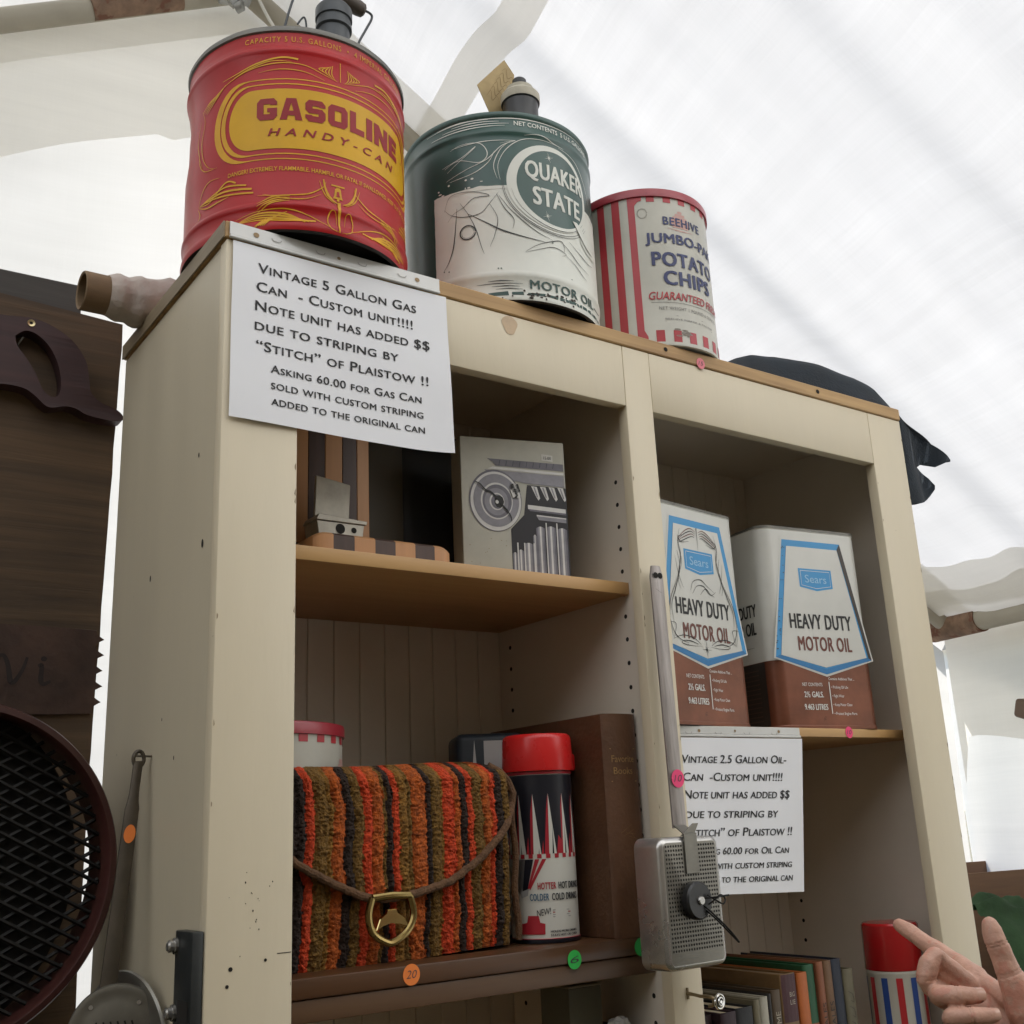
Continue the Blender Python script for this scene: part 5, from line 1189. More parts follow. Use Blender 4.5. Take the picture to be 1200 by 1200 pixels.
lathe(bm, [(0, -.0165, 1), (.0042, -.0165, 1), (.0052, -.0150, 1), (.0052, -.0135, 1)], 16)
bmesh.ops.transform(bm, matrix=Matrix.Translation((.5600, PYF, -.7440)) @ Matrix.Rotation(R(-90), 4, 'X'), verts=bm.verts)
for v in bm.verts: v.co.y = PYF - abs(v.co.y - PYF)
bmesh.ops.transform(bm, matrix=MR, verts=bm.verts); part('knob', bm, [BLKP, ALUB], t)
bm = bmesh.new()
tube(bm, catmull([(.5660, -.082, -.7480), (.578, -.090, -.7620), (.596, -.094, -.7800), (.6075, -.095, -.7930)], 6), .0011, 7)
tube(bm, catmull([(.568, -.080, -.7520), (.580, -.089, -.7660), (.6070, -.0945, -.7928)], 6), .0010, 7)
tube(bm, catmull([(.566, -.084, -.7420), (.580, -.092, -.7410), (.5985, -.094, -.7400)], 6), .0010, 7)
tube(bm, catmull([(.5720, -.085, -.7380), (.5800, -.092, -.7450), (.5880, -.094, -.7490), (.5930, -.093, -.7440), (.5870, -.092, -.7390), (.5790, -.090, -.7440), (.5720, -.086, -.7490)], 6), .0010, 7)
part('wire_spring', bm, pbr('black_wire', (.02, .02, .02), .4, .6), t)
# cup hook with a key ring on the centre post
t = thing('cup_hook', 'small brass cup hook screwed into the centre post below the corn popper', 'hook', (.607, 0, -.858))
bm = bmesh.new(); tube(bm, [(.607, .0, -.856), (.607, -.012, -.8565), (.6075, -.022, -.8575)], [.0024, .0020, .0020], 10); tube(bm, [(.607, -.0005, -.8495), (.607, -.0012, -.8625)], .0018, 8)
tube(bm, catmull([(.6075, -.022, -.8575), (.609, -.034, -.8570), (.611, -.040, -.8590), (.6115, -.039, -.8660), (.6105, -.032, -.8680)], 5), .0020, 10)
part('hook', bm, pbr('dull_brass', (.30, .24, .15), .4, .8), t)
bm = bmesh.new()
for r, rr, y in ((.0078, .0017, -.045), (.0045, .0012, -.047)): tube(bm, [(.616 + r * math.cos(a), y + .001 * math.cos(a), -.8625 + r * math.sin(a)) for a in [2 * math.pi * k / 28 for k in range(29)]], rr, 8, caps=False)
ppoly(bm, circ(.616, -.8625, .0068, .0068, 24), planemap((0, -.0445, 0), (1, 0, 0), (0, 0, 1), (0, -1, 0)), 1, 0)
ppoly(bm, circ(.616, -.8625, .0018, .0018, 14), planemap((0, -.048, 0), (1, 0, 0), (0, 0, 1), (0, -1, 0)), 0, 0)
part('roller_end', bm, [pbr('bright_chrome', (.75, .75, .74), .12, 1), HOLE], t)

# ================================================================== ON THE CABINET TOP: cloth and roll
t = thing('dark_jacket', 'dark navy jacket thrown over the right end of the cabinet top', 'jacket', (1.1, .2, TOPZ))
bm = bmesh.new()
sil = [(.800, .002), (.835, .018), (.866, .036), (.908, .050), (.961, .058), (1.058, .060), (1.147, .055), (1.192, .047), (1.222, .024)]
def jtop(u, v):
    x = .800 + (1.222 - .800) * u
    for (a, za), (b, zb) in zip(sil, sil[1:]):
        if a <= x <= b + 1e-6: s = (x - a) / (b - a); zz = za + (zb - za) * s; break
    y = .014 + .30 * v + .010 * math.sin(u * 6) * (1 - v)
    prof = min(1, v / .07) ** .6 if v < .55 else math.cos((v - .55) / .45 * math.pi / 2) ** .6
    z = TOPZ + .002 + zz * prof * (1 + .10 * math.sin(u * 13 + v * 5) * v) + .004 * noise.noise(Vector((x * 14, y * 14, 0)))
    return Vector((x, y, max(TOPZ + .0015, z)))
bent(bm, jtop, 60, 40)
def jover(u, v):        # the cloth runs out over the side
    a = Vector((1.222 + .128 * u, .006 + .004 * math.sin(u * 8), TOPZ + .002 - .076 * u)); b = Vector((1.222 + .080 * u, .27, TOPZ + .010 - .085 * u ** 1.5))
    return a + (b - a) * v + Vector((0, 0, .010 * math.sin(v * 14) * u))
bent(bm, jover, 16, 30)
fold_ = lambda x, z, h: Vector((x, .006 + .012 * math.sin((x - 1.22) * 46 + z * 18) * min(1, (x - 1.22) * 14) + .05 * max(0, -.02 - z), z))
flapo = [(1.2195, .022), (1.26, .0005), (1.30, -.0235), (1.340, -.0450), (1.349, -.0520), (1.347, -.0560), (1.334, -.0590), (1.316, -.0675), (1.300, -.0650), (1.286, -.0640), (1.2745, -.0690), (1.290, -.0770), (1.306, -.0870), (1.318, -.0990), (1.3185, -.1060), (1.310, -.1180), (1.300, -.1265), (1.280, -.1350), (1.260, -.1415), (1.240, -.1470), (1.2195, -.1500)]
ppoly(bm, flapo, fold_, 0, 0, .008)
bmesh.ops.solidify(bm, geom=bm.faces[:], thickness=-.0018)
part('cloth', bm, pbr('navy_twill', (.022, .034, .050), .75, var=.25, vscale=20, bump=.35, bscale=300, sheen=.15), t, smooth=70)
t = thing('fabric_roll', 'pale fabric wound on a brown cardboard tube lying across the back of the cabinet top', 'fabric roll', (.05, .30, TOPZ))
bm = bmesh.new(); ax0, ax1 = Vector((-.083, .300, TOPZ + .027)), Vector((.62, .312, TOPZ + .042)); dr = (ax1 - ax0).normalized(); e1 = dr.cross(Vector((0, 0, 1))).normalized(); e2 = e1.cross(dr)
def rr_(a, s, base): return base
def ringp(s, r, wob_=0, seg=48): return [ax0 + dr * s + (e1 * math.cos(2 * math.pi * k / seg) + e2 * math.sin(2 * math.pi * k / seg)) * (r + (wob_ * noise.noise(Vector((s * 40, 2.2 * math.cos(2 * math.pi * k / seg), 2.2 * math.sin(2 * math.pi * k / seg)))) if wob_ else 0)) for k in range(seg)]
def loft(bm, rings, mi=0, caps=False):
    V = [[bm.verts.new(p) for p in r] for r in rings]; n = len(V[0])
    for a, b in zip(V, V[1:]):
        for k in range(n): bm.faces.new((a[k], a[(k + 1) % n], b[(k + 1) % n], b[k])).material_index = mi
    if caps: bm.faces.new(V[0]); bm.faces.new(V[-1][::-1])
loft(bm, [ringp(.10, .0222), ringp(.006, .0222), ringp(0, .0222), ringp(-.0012, .0250), ringp(.0005, .0262), ringp(.10, .0262)])
part('cardboard_tube', bm, pbr('brown_cardboard', (.20, .135, .075), .8, var=.12, vscale=6, stretch=(3, 30, 30), bump=.1), t)
bm = bmesh.new(); rs = []
for k in range(60):
    s = .031 + .66 * (k / 59) ** 1.4; r = .0275 + .0150 * min(1, (s - .031) / .10) + .0022 * math.sin(s * 190) * math.exp(-(s - .03) / .06)
    if k == 0: rs.append(ringp(s, .0255))
    rs.append(ringp(s, r + .0008 * math.sin(s * 300), .0028))
rs.append(ringp(.695, .02)); loft(bm, rs)
part('wound_cloth', bm, pbr('pale_grey_linen', (.47, .42, .375), .9, var=.12, vscale=18, bump=.5, bscale=120), t, smooth=60)

# ================================================================== LEFT OF THE CABINET
saw = thing('saw_display', 'tall dark plank panel with an old carved saw handle and toothed blade, left of cabinet', 'saw display', (-.4, .42, -H)); t = saw
bm = bmesh.new(); x0, x1 = -1.0, .0005
n = 60
def edge_x(z): return .004 - .010 * min(1, (.06 - z) / .6) + .0016 * noise.noise(Vector((z * 22, 0, 0)))
a = []; 
for y in (.420, .446):
    L_ = []
    for k in range(n + 1):
        z = .070 - (H - .002 + .070) * k / n if k else .071
        L_.append((bm.verts.new((x0, y, z + (.05 if k == 0 else 0))), bm.verts.new((edge_x(z), y, z + (.0 if k == 0 else 0)))))
    a.append(L_)
for s in range(2):
    for k in range(n):
        q = (a[s][k][0], a[s][k][1], a[s][k + 1][1], a[s][k + 1][0]); bm.faces.new(q)
for k in range(n): bm.faces.new((a[0][k][1], a[1][k][1], a[1][k + 1][1], a[0][k + 1][1])); bm.faces.new((a[0][k][0], a[1][k][0], a[1][k + 1][0], a[0][k + 1][0]))
bm.faces.new((a[0][0][0], a[0][0][1], a[1][0][1], a[1][0][0])); bm.faces.new((a[0][n][0], a[0][n][1], a[1][n][1], a[1][n][0]))
part('planks', bm, wood('dark_rough_plank', (.115, .068, .033), (.042, .026, .014), 0, 6, .75, .6), t)
bm = bmesh.new(); box(bm, -1.0, -.047, .448, .462, -.4, .133, .002, M=Matrix.Rotation(R(-1.0), 4, 'Y')); part('back_board', bm, wood('grey_rough_board', (.085, .080, .072), (.040, .037, .034), 0, 4, .8, .5), t)
bm = bmesh.new()
outer = [(-.36, .045), (-.30, .050), (-.22, .040), (-.165, .036), (-.127, .040), (-.100, .036), (-.070, .020), (-.050, -.006), (-.044, -.032), (-.040, -.052), (-.026, -.064), (-.006, -.070), (.0035, -.077), (.0045, -.084), (-.004, -.0875), (-.024, -.0875), (-.045, -.0850), (-.058, -.079), (-.072, -.078), (-.088, -.083), (-.098, -.0815), (-.112, -.070), (-.128, -.062), (-.160, -.0625), (-.20, -.075), (-.26, -.090), (-.36, -.095)]
holes_ = [[(-.142, .010), (-.130, .020), (-.115, .018), (-.098, .004), (-.086, -.018), (-.080, -.042), (-.081, -.062), (-.090, -.068), (-.102, -.060), (-.112, -.040), (-.125, -.020), (-.138, -.004)]]
O_ = [(p.x, p.y) for p in catmull([(x, z, 0) for x, z in outer], 4)]; H_ = [(p.x, p.y) for p in catmull([(x, z, 0) for x, z in holes_[0]] + [(holes_[0][0][0], holes_[0][0][1], 0)], 4)][:-1]
yA, yB = .396, .4195
tri = geometry.tessellate_polygon([[Vector((x, z, 0)) for x, z in O_], [Vector((x, z, 0)) for x, z in H_]]); allp = O_ + H_
fr = [bm.verts.new((x, yA, z)) for x, z in allp]; bk = [bm.verts.new((x, yB, z)) for x, z in allp]
for f in tri:
    bm.faces.new([fr[i] for i in f]); bm.faces.new([bk[i] for i in f][::-1])
for s, e in ((0, len(O_)), (len(O_), len(allp))):
    m = e - s
    for k in range(m): bm.faces.new((fr[s + k], fr[s + (k + 1) % m], bk[s + (k + 1) % m], bk[s + k]))
es = [e for e in bm.edges if len(e.link_faces) == 2 and abs(e.link_faces[0].normal.dot(e.link_faces[1].normal)) < .5 and abs(e.verts[0].co.y - yA) < 1e-5 and abs(e.verts[1].co.y - yA) < 1e-5]
bm.normal_update(); es = [e for e in bm.edges if len(e.link_faces) == 2 and abs(e.link_faces[0].normal.dot(e.link_faces[1].normal)) < .5 and abs(e.verts[0].co.y - yA) < 1e-5 and abs(e.verts[1].co.y - yA) < 1e-5]
bmesh.ops.bevel(bm, geom=es, offset=.0012, segments=2, affect='EDGES', profile=.5, clamp_overlap=True)
grip = part('saw_handle', bm, wood('purple_brown_stain', (.060, .024, .024), (.028, .012, .013), 0, 4, .6, .2), t, smooth=50, label='dark purple carved saw handle with brass screw')
bm = bmesh.new(); lathe(bm, [(0, 0, 1), (.0022, 0, 1), (.0022, .0006, 0), (.0050, .0012, 0), (.0052, 0, 0), (.0052, -.002, 0)], 24)
bmesh.ops.transform(bm, matrix=Matrix.Translation((-.1235, yA - .0002, .0325)) @ Matrix.Rotation(R(90), 4, 'X'), verts=bm.verts); part('screw', bm, [pbr('brass_screw', (.50, .42, .24), .3, .9), HOLE], grip)
bm = bmesh.new(); tube(bm, [(-.134, .418, -.002), (-.136, .405, .002), (-.131, .400, .012)], .0012, 8); part('nail', bm, STEEL, t)
bm = bmesh.new(); pts = [(-.6, -.375), (-.05, -.376), (-.0085, -.377)]
z = -.3785
for k in range(5): pts += [(-.0085, z - .004), (.0020 + .001 * (k % 2), z - .0105), (-.0085, z - .0165)]; z -= .0205
pts += [(-.010, -.486), (-.06, -.488), (-.6, -.490)]
prism(bm, pts, .4145, .4185, 0, .0004)
ly = planemap((0, .4145, 0), (1, 0, 0), (0, 0, 1), (0, -1, 0))
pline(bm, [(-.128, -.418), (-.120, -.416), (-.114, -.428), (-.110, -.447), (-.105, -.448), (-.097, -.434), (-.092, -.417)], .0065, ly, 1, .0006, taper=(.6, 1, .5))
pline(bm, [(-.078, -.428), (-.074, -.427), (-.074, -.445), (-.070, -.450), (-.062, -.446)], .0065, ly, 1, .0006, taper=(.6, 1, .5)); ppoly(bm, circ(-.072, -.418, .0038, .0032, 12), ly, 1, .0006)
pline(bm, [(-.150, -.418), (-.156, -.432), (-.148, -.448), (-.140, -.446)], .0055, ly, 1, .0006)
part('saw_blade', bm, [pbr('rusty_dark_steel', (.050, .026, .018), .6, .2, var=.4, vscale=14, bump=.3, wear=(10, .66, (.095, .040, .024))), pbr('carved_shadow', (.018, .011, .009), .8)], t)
# big round sieve
t = thing('round_sieve', 'large round sieve with reddish brown hoop and dark wire mesh, lower left corner', 'sieve', (-.190, .25, -.68))
CXS, CZS, RS = -.192, -.672, .1705
bm = bmesh.new()
def ringxz(r, y, seg=110): return [(CXS + r * math.cos(2 * math.pi * k / seg), y, CZS + r * 1.035 * math.sin(2 * math.pi * k / seg)) for k in range(seg)]
loft(bm, [ringxz(RS - .010, .252), ringxz(RS - .010, .222), ringxz(RS - .008, .219), ringxz(RS - .002, .2195), ringxz(RS, .224), ringxz(RS, .300), ringxz(RS - .004, .302), ringxz(RS - .010, .300), ringxz(RS - .010, .252)])
part('hoop', bm, pbr('red_brown_hoop', (.050, .015, .012), .42, var=.35, vscale=10, wear=(16, .68, (.035, .012, .010))), t)
bm = bmesh.new()
lim = (RS - .011)
for d_ in (1, -1):
    for k in range(-26, 27):
        c0 = k * .0145; ca, sa = math.cos(R(28 * d_)), math.sin(R(28 * d_))
        if abs(c0) >= lim: continue
        h_ = math.sqrt(lim ** 2 - c0 ** 2); nx_, nz_ = -sa, ca
        p, q = (CXS + nx_ * c0 - ca * h_, CZS + (nz_ * c0 - sa * h_) * 1.035), (CXS + nx_ * c0 + ca * h_, CZS + (nz_ * c0 + sa * h_) * 1.035)
        pts = []
        for s in range(25):
            u = s / 24; pts.append((p[0] + (q[0] - p[0]) * u, .252 + .0014 * (1 if d_ > 0 else -1), p[1] + (q[1] - p[1]) * u))
        tube(bm, pts, .0023, 5)
wire = part('wire_mesh', bm, pbr('dark_wire', (.010, .009, .008), .6, .4), t); 
bm = bmesh.new(); loft(bm, [ringxz(.146, .258), ringxz(.146, .262)], 0, True); 
for v in bm.verts: v.co.x -= .012; v.co.z = CZS + (v.co.z - CZS) * 1.16 + .004
part('inner_disc', bm, pbr('blackened_tin', (.010, .009, .008), .9, .2, var=.3), t)
# old corn popper on the side of the cabinet
t = thing('long_handled_pan', 'dark long handled popping pan hanging by a nail on the left side of the cabinet', 'pan', (-.03, .16, -.91))
Hp = lambda u: Vector((-.0135 - .0315 * u, .190 - .038 * u, -.563 - .232 * u))
rings = []
for k in range(28):
    u = k / 27; c = Hp(u); w = .0050 if u < .16 else (.0058 if u < .2 else .0072 + .0012 * u)
    rings.append([c + Vector((a_, b_, 0)) for a_, b_ in ((-w, .0014), (-w, -.0014), (-w * .5, -.0030), (w * .5, -.0030), (w, -.0014), (w, .0014))])
bm = bmesh.new(); loft(bm, rings, 0, True)
tube(bm, [Vector((-.0133 + .0058 * math.cos(a_), .190, -.5605 + .0085 * math.sin(a_))) for a_ in [2 * math.pi * k / 20 for k in range(21)]], .0022, 8, caps=False)
hd = part('handle', bm, pbr('dark_bronze_handle', (.085, .070, .052), .45, .5, var=.25, vscale=20), t)
c = Hp(.335); bm = bmesh.new(); ppoly(bm, circ(0, 0, .0062, .0098, 28), planemap(c + Vector((0, -.0032, 0)), (1, 0, 0), (.132, .160, .978), (0, -.987, .16)), 0, .0006); part('price_sticker', bm, MATS['orange_sticker'], hd, label='orange round price sticker on the pan handle')
def dish(bm, c, n, prof, mi=0, seg=64):
    c, n = Vector(c), Vector(n).normalized(); tx = Vector((0, 0, 1)).cross(n).normalized(); tz = n.cross(tx)
    loft(bm, [[c + n * d_ + (tx * math.cos(2 * math.pi * k / seg) + tz * math.sin(2 * math.pi * k / seg)) * r for k in range(seg)] for r, d_ in prof], mi)
    return planemap(c, tx, tz, n)
nb = (-.968, -.25, 0)
bm = bmesh.new(); dish(bm, (-.022, .165, -.858), nb, [(.070, -.004), (.079, -.002), (.0815, .001), (.0805, .004), (.075, .0035), (.070, .001), (.058, -.001), (.001, -.002)]); dish(bm, (-.022, .165, -.858), nb, [(.070, -.004), (.03, -.016), (.001, -.018)])
part('pan_bowl', bm, pbr('worn_silver_pan', (.36, .35, .32), .33, .8, var=.2, vscale=18), t)
nl = (-.42, -.90, .10)
bm = bmesh.new(); ml_ = dish(bm, (-.0385, .140, -.8330), nl, [(.040, -.004), (.0455, -.003), (.0470, .001), (.0455, .004), (.0400, .005), (.0375, .0042), (.030, .006), (.001, .007)])
for k in range(6):
    for j in range(3): pline(bm, [(-.018 + .0068 * k + .002 * j, .012 - .010 * j), (-.0155 + .0068 * k + .002 * j, .005 - .010 * j)], .0022, ml_, 1, .0072, taper=(.8, 1, .8))
for y_, z_ in ((-.024, .026), (.022, .028)): ppoly(bm, circ(y_, z_, .0022, .0022, 14), ml_, 2, .0064)
part('lid', bm, [pbr('grey_bronze_lid', (.15, .14, .115), .42, .6, var=.2, vscale=16), HOLE, ALUB], t)
bm = bmesh.new(); tube(bm, [(.0012, .1905, -.5575), (-.018, .1900, -.5570)], .0013, 8); tube(bm, [(-.018, .1900, -.5570), (-.0190, .1900, -.5570)], .0030, 10)
solo('nail', bm, pbr('steel_nail', (.16, .14, .11), .5, .6), 'single nail in the left side of the cabinet holding the long handled pan', 'nail')
# steel bracket with two bolts on the front corner of the left side
t = thing('steel_bracket', 'dark grey steel bracket with two bright bolts on the left side of the cabinet', 'bracket', (-.005, .035, -.95))
bm = bmesh.new(); box(bm, -.0120, -.0006, .002, .0500, -1.02, -.7340, .0014, 0, 2); ppoly(bm, [(-.014, -.0015), (.014, -.0015), (.014, .055), (-.014, .055)], planemap((-.0120, .022, -.85), (0, -1, 0), (0, 0, 1), (-1, 0, 0)), 1, .0005)
part('plate', bm, [pbr('dark_painted_steel', (.036, .040, .040), .40, .4, var=.2, vscale=10, bump=.08), HOLE], t)
for z in (-.7480, -.8075):
    bm = bmesh.new(); lathe(bm, [(0, .009, 0), (.0040, .009, 0), (.0058, .0075, 0), (.0058, .003, 0), (.0075, .0028, 1), (.0078, 0, 1)], 6 if False else 12)
    bmesh.ops.transform(bm, matrix=Matrix.Translation((-.0122, .0450, z)) @ Matrix.Rotation(R(-90), 4, 'Y'), verts=bm.verts); part('bolt', bm, [ALUB, STEEL], t, smooth=20)

# ================================================================== BEYOND THE RIGHT SIDE
t = thing('cardboard_box', 'large open brown cardboard box on a dark table beyond the right side of the cabinet', 'box', (3.0, 1.0, -1.30), R(-11))
bm = bmesh.new()
def wallbox(bm, x0, x1, y0, y1, z0, z1, th):
    box(bm, x0, x1, y0, y0 + th, z0, z1, .001); box(bm, x0, x1, y1 - th, y1, z0, z1, .001); box(bm, x0, x0 + th, y0 + th + .0005, y1 - th - .0005, z0, z1, .001); box(bm, x1 - th, x1, y0 + th + .0005, y1 - th - .0005, z0, z1, .001); box(bm, x0 + th, x1 - th, y0 + th, y1 - th, z0, z0 + th, 0)
wallbox(bm, -.55, .75, -.10, .45, 0, .462, .006)
part('carton_walls', bm, pbr('brown_carton', (.165, .088, .048), .75, var=.14, vscale=5, stretch=(1, 1, 14), bump=.08), t, local=True)
t2 = thing('trestle_table', 'dark wooden trestle table beyond the right side of the cabinet', 'table', (3.0, 1.0, -H), R(-11))
bm = bmesh.new(); box(bm, -.9, 1.0, -.45, .6, .858, .898, .003); part('table_top', bm, BROWNW, t2, local=True)
for x in (-.84, .94):
    for y in (-.4, .55): bm = bmesh.new(); box(bm, x - .03, x + .03, y - .03, y + .03, 0.001, .8575, .002); part('leg', bm, BROWNW, t2, local=True)
t = thing('green_cloth', 'crumpled mid green cloth heaped in front of the brown cardboard box', 'cloth', (2.72, .74, -1.30))
bm = bmesh.new()
def gcl(u, v):
    x = -.42 + 1.3 * u; y = -.16 + .20 * v
    hgt = (.400 + .026 * math.sin(u * 17) * math.sin(u * 5 + 1) + .035 * noise.noise(Vector((u * 14, 3, 0)))) * math.sin(math.pi * min(.98, .04 + v * .62)) ** .7
    return Vector((x, y + .02 * noise.noise(Vector((x * 9, v * 6, 1))), .001 + max(0, hgt + .018 * noise.noise(Vector((x * 16, v * 12, 4))))))
bent(bm, gcl, 90, 30); bmesh.ops.solidify(bm, geom=bm.faces[:], thickness=-.003)
part('cloth', bm, pbr('green_cotton', (.055, .115, .05), .9, var=.25, vscale=14, bump=.3, bscale=120), t, local=True, smooth=80)
t = thing('wall_bracket', 'small brown bracket end fixed to the right tent wall', 'bracket', tuple(TT(AE - .02, 1.66, ZE - .33)))
bm = bmesh.new(); c = TT(AE - .01, 1.655, 1.872)
for k in range(1): box(bm, -.03, .03, -.055, .015, -.035, .030, .012, 0, 3, M=Matrix.Translation(c) @ Matrix.Rotation(R(-11), 4, 'Z') @ Matrix.Rotation(R(20), 4, 'X'))
part('bracket_body', bm, pbr('brown_bracket', (.14, .09, .06), .6), t)

# ================================================================== THE POINTING HAND
SKIN = None
def skin():
    m = pbr('skin', (.50, .285, .21), .5, var=.12, vscale=60, bump=.2, bscale=420, spots=(38, .55, (.50, .235, .17)))
    b = m.node_tree.nodes['Principled BSDF']; b.inputs['Subsurface Weight'].default_value = .12; b.inputs['Subsurface Radius'].default_value = (.012, .005, .003); b.inputs['Subsurface Scale'].default_value = .4
    return m
HAND = dict(
 index=[(.5202, -.3868, -.7559, .0056), (.5180, -.3965, -.7600, .0068), (.5159, -.4077, -.7650, .0068), (.5122, -.4200, -.7702, .0072), (.5083, -.4333, -.7752, .0080), (.4990, -.4550, -.7830, .0084), (.4884, -.4785, -.7915, .0100)],
 middle=[(.4830, -.4790, -.8010, .0098), (.4640, -.4780, -.7870, .0088), (.4420, -.4765, -.7712, .0080), (.4345, -.4750, -.7760, .0078), (.4302, -.4734, -.7858, .0074), (.4340, -.4738, -.7935, .0070), (.4470, -.4742, -.7965, .0062)],
 ring=[(.4770, -.4880, -.8150, .0096), (.4540, -.4830, -.8080, .0086), (.4300, -.4835, -.7985, .0076), (.4238, -.4885, -.7962, .0070), (.4294, -.5009, -.7969, .0070), (.4380, -.5050, -.7975, .0066), (.4462, -.5078, -.7982, .0058)],
 little=[(.4740, -.5000, -.8300, .0092), (.4500, -.4950, -.8230, .0078), (.4270, -.4940, -.8135, .0070), (.4215, -.4990, -.8115, .0066), (.4281, -.5114, -.8106, .0064), (.4370, -.5155, -.8110, .0060), (.4454, -.5192, -.8114, .0052)],
 thumb=[(.4647, -.5158, -.7465, .0060), (.4648, -.5170, -.7520, .0076), (.4652, -.5190, -.7607, .0084), (.4680, -.5207, -.7720, .0084), (.4703, -.5223, -.7827, .0096), (.4735, -.5255, -.7960, .0118), (.4775, -.5270, -.8110, .0140), (.4840, -.5300, -.8300, .0140)],
 palm_a=[(.4884, -.4785, -.7915, .0100), (.4860, -.4990, -.8130, .0120), (.4900, -.5190, -.8330, .0140)],
 palm_b=[(.4830, -.4790, -.8010, .0098), (.4850, -.4960, -.8180, .0125), (.4910, -.5200, -.8400, .0145)],
 palm_c=[(.4770, -.4880, -.8150, .0096), (.4820, -.5010, -.8280, .0130), (.4910, -.5210, -.8450, .0145)],
 palm_d=[(.4740, -.5000, -.8300, .0092), (.4800, -.5110, -.8380, .0125), (.4900, -.5260, -.8520, .0150)],
 wrist=[(.4890, -.5260, -.8380, .0150), (.4920, -.5300, -.8560, .0165), (.4960, -.5410, -.8800, .0175), (.4990, -.5600, -.9150, .0200), (.5010, -.5900, -.9600, .0235), (.5020, -.6300, -1.010, .0270), (.5030, -.6900, -1.075, .0300)],
 wrist2=[(.4950, -.5190, -.8420, .0140), (.4990, -.5260, -.8620, .0160), (.5030, -.5400, -.8860, .0175), (.5060, -.5600, -.9200, .0200)],
 fill=[(.4720, -.4800, -.7965, .0085), (.4560, -.4770, -.7890, .0072), (.4450, -.4750, -.7840, .0060)],
 web=[(.4884, -.4785, -.7915, .0085), (.4850, -.5000, -.8000, .0085), (.4790, -.5200, -.8070, .0095)],
)
bm = bmesh.new()
for nm, ch in HAND.items():
    for a, b in zip(ch, ch[1:]):
        pa, pb = Vector(a[:3]), Vector(b[:3]); L_ = (pb - pa).length; n = max(1, int(L_ / (.25 * min(a[3], b[3])))); fat_ = 1.10 if nm in ('index', 'middle', 'ring', 'little', 'thumb') else 1
        for k in range(n + 1):
            u = k / n; r = a[3] + (b[3] - a[3]) * u
            vv = bmesh.ops.create_icosphere(bm, subdivisions=2, radius=r * fat_)['verts']; bmesh.ops.translate(bm, verts=vv, vec=pa + (pb - pa) * u)
me = bpy.data.meshes.new('tmp'); bm.to_mesh(me); bm.free(); ob = bpy.data.objects.new('tmp', me); COL.objects.link(ob)
md = ob.modifiers.new('r', 'REMESH'); md.mode = 'VOXEL'; md.voxel_size = .0011; md.use_smooth_shade = True
m2 = ob.modifiers.new('s', 'SMOOTH'); m2.factor = .5; m2.iterations = 7
bpy.context.view_layer.update()
hm = bpy.data.meshes.new_from_object(ob.evaluated_get(bpy.context.evaluated_depsgraph_get()))
bpy.data.objects.remove(ob); bm = bmesh.new(); bm.from_mesh(hm); bpy.data.meshes.remove(hm)
# skin creases at the finger joints and across the palm
def crease(v, p, d, w, depth):
    q = v.co - p; along = q.dot(d)
    return depth * math.exp(-(along / w) ** 2)
bm.normal_update()
cre = []
for nm in ('index', 'middle', 'ring', 'little'):
    c = HAND[nm]
    for i in ((2, 4) if nm == 'index' else (2, 4)): cre.append((Vector(c[i][:3]), (Vector(c[i + 1][:3]) - Vector(c[i - 1][:3])).normalized(), c[i][3]))
c = HAND['thumb']; cre.append((Vector(c[2][:3]), (Vector(c[3][:3]) - Vector(c[1][:3])).normalized(), c[2][3])); cre.append((Vector(c[4][:3]), (Vector(c[5][:3]) - Vector(c[3][:3])).normalized(), c[4][3]))
dv = []
for v in bm.verts:
    d = 0
    for p, t_, r in cre:
        q = v.co - p
        if q.length < r * 1.7:
            for o in (-.0009, .0012): d += .00085 * math.exp(-((q.dot(t_) + o) / .00055) ** 2)
    d += .00030 * noise.noise(v.co * 260) * .6 + .0006 * noise.noise(v.co * 70)
    dv.append(d)
for v, d in zip(bm.verts, dv): v.co -= v.normal * d
t = thing('person', 'bare right hand and forearm of a person, index finger pointing at the striped flask', 'person', (.503, -.69, -1.08))
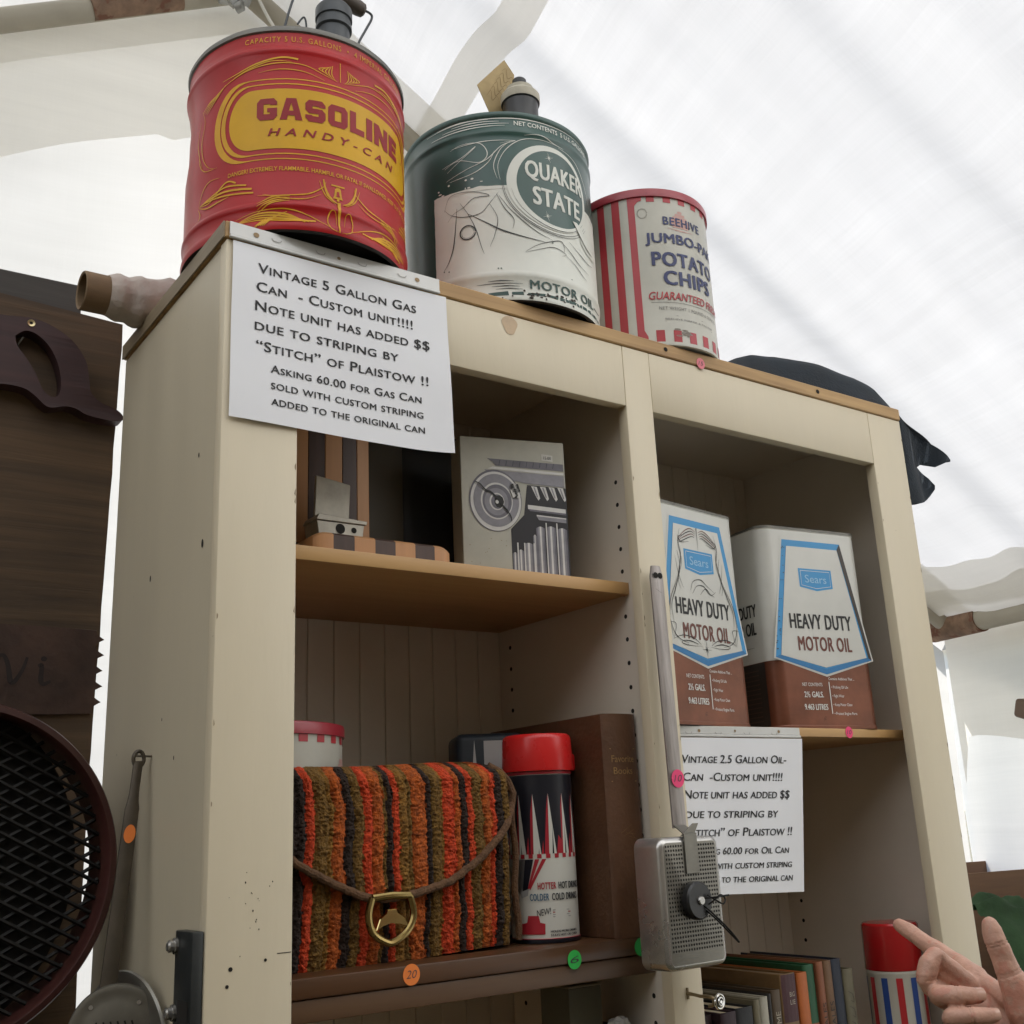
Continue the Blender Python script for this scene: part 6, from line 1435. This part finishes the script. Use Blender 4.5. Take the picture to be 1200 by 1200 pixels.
# nails on the curled fingers and the sleeve further down the arm
part('body', bm, skin(), t, smooth=180)
def nail(tip, prev, side, w, l):
    tip, prev = Vector(tip[:3]), Vector(prev[:3]); d = (tip - prev).normalized(); s = (side - d * side.dot(d)).normalized(); b = d.cross(s)
    return tip, d, s, b
camv = Vector((-.3945, -1.0765, -.6556))
for nm in ('ring', 'little'):
    bm = bmesh.new(); tip, prev = HAND[nm][-1], HAND[nm][-3]; P_, r = Vector(tip[:3]), tip[3]; d = (P_ - Vector(prev[:3])).normalized()
    tw = (camv - P_).normalized(); s = (tw - d * tw.dot(d)).normalized() ; s = (s + Vector((0, 0, .35))).normalized(); s = (s - d * s.dot(d)).normalized(); b = d.cross(s)
    g = [[bm.verts.new(P_ - d * .0015 + d * .0075 * (i / 8 - .35) * (1 if abs(j - 4) < 4 else .86) + (s * math.cos((j - 4) / 4 * .85) + b * math.sin((j - 4) / 4 * .85)) * (r * 1.10 + .0002)) for j in range(9)] for i in range(9)]
    for i in range(8):
        for j in range(8): bm.faces.new((g[i][j], g[i + 1][j], g[i + 1][j + 1], g[i][j + 1]))
    part('fingernail', bm, pbr('fingernail', (.56, .34, .26), .25, var=.05, coat=.3), t, smooth=180)
bm = bmesh.new(); rs = []
S0, S1 = Vector((.5015, -.645, -1.027)), Vector((.506, -.98, -1.33)); ds = (S1 - S0).normalized(); f1 = ds.orthogonal().normalized(); f2_ = ds.cross(f1)
for k in range(30):
    u = k / 29; r = .036 + .020 * u + .0016 * math.sin(u * 46); c = S0 + (S1 - S0) * u
    if k == 0: rs.append([c + ds * .004 + (f1 * math.cos(a) + f2_ * math.sin(a)) * .031 for a in [2 * math.pi * j / 36 for j in range(36)]])
    rs.append([c + (f1 * math.cos(a) + f2_ * math.sin(a)) * (r + .002 * noise.noise(Vector((u * 9, math.cos(a) * 2, math.sin(a) * 2)))) for a in [2 * math.pi * j / 36 for j in range(36)]])
loft(bm, rs, 0, False)
part('sleeve', bm, pbr('dark_blue_sleeve', (.03, .035, .05), .9, var=.2, vscale=20, bump=.3, bscale=200), t, smooth=70)
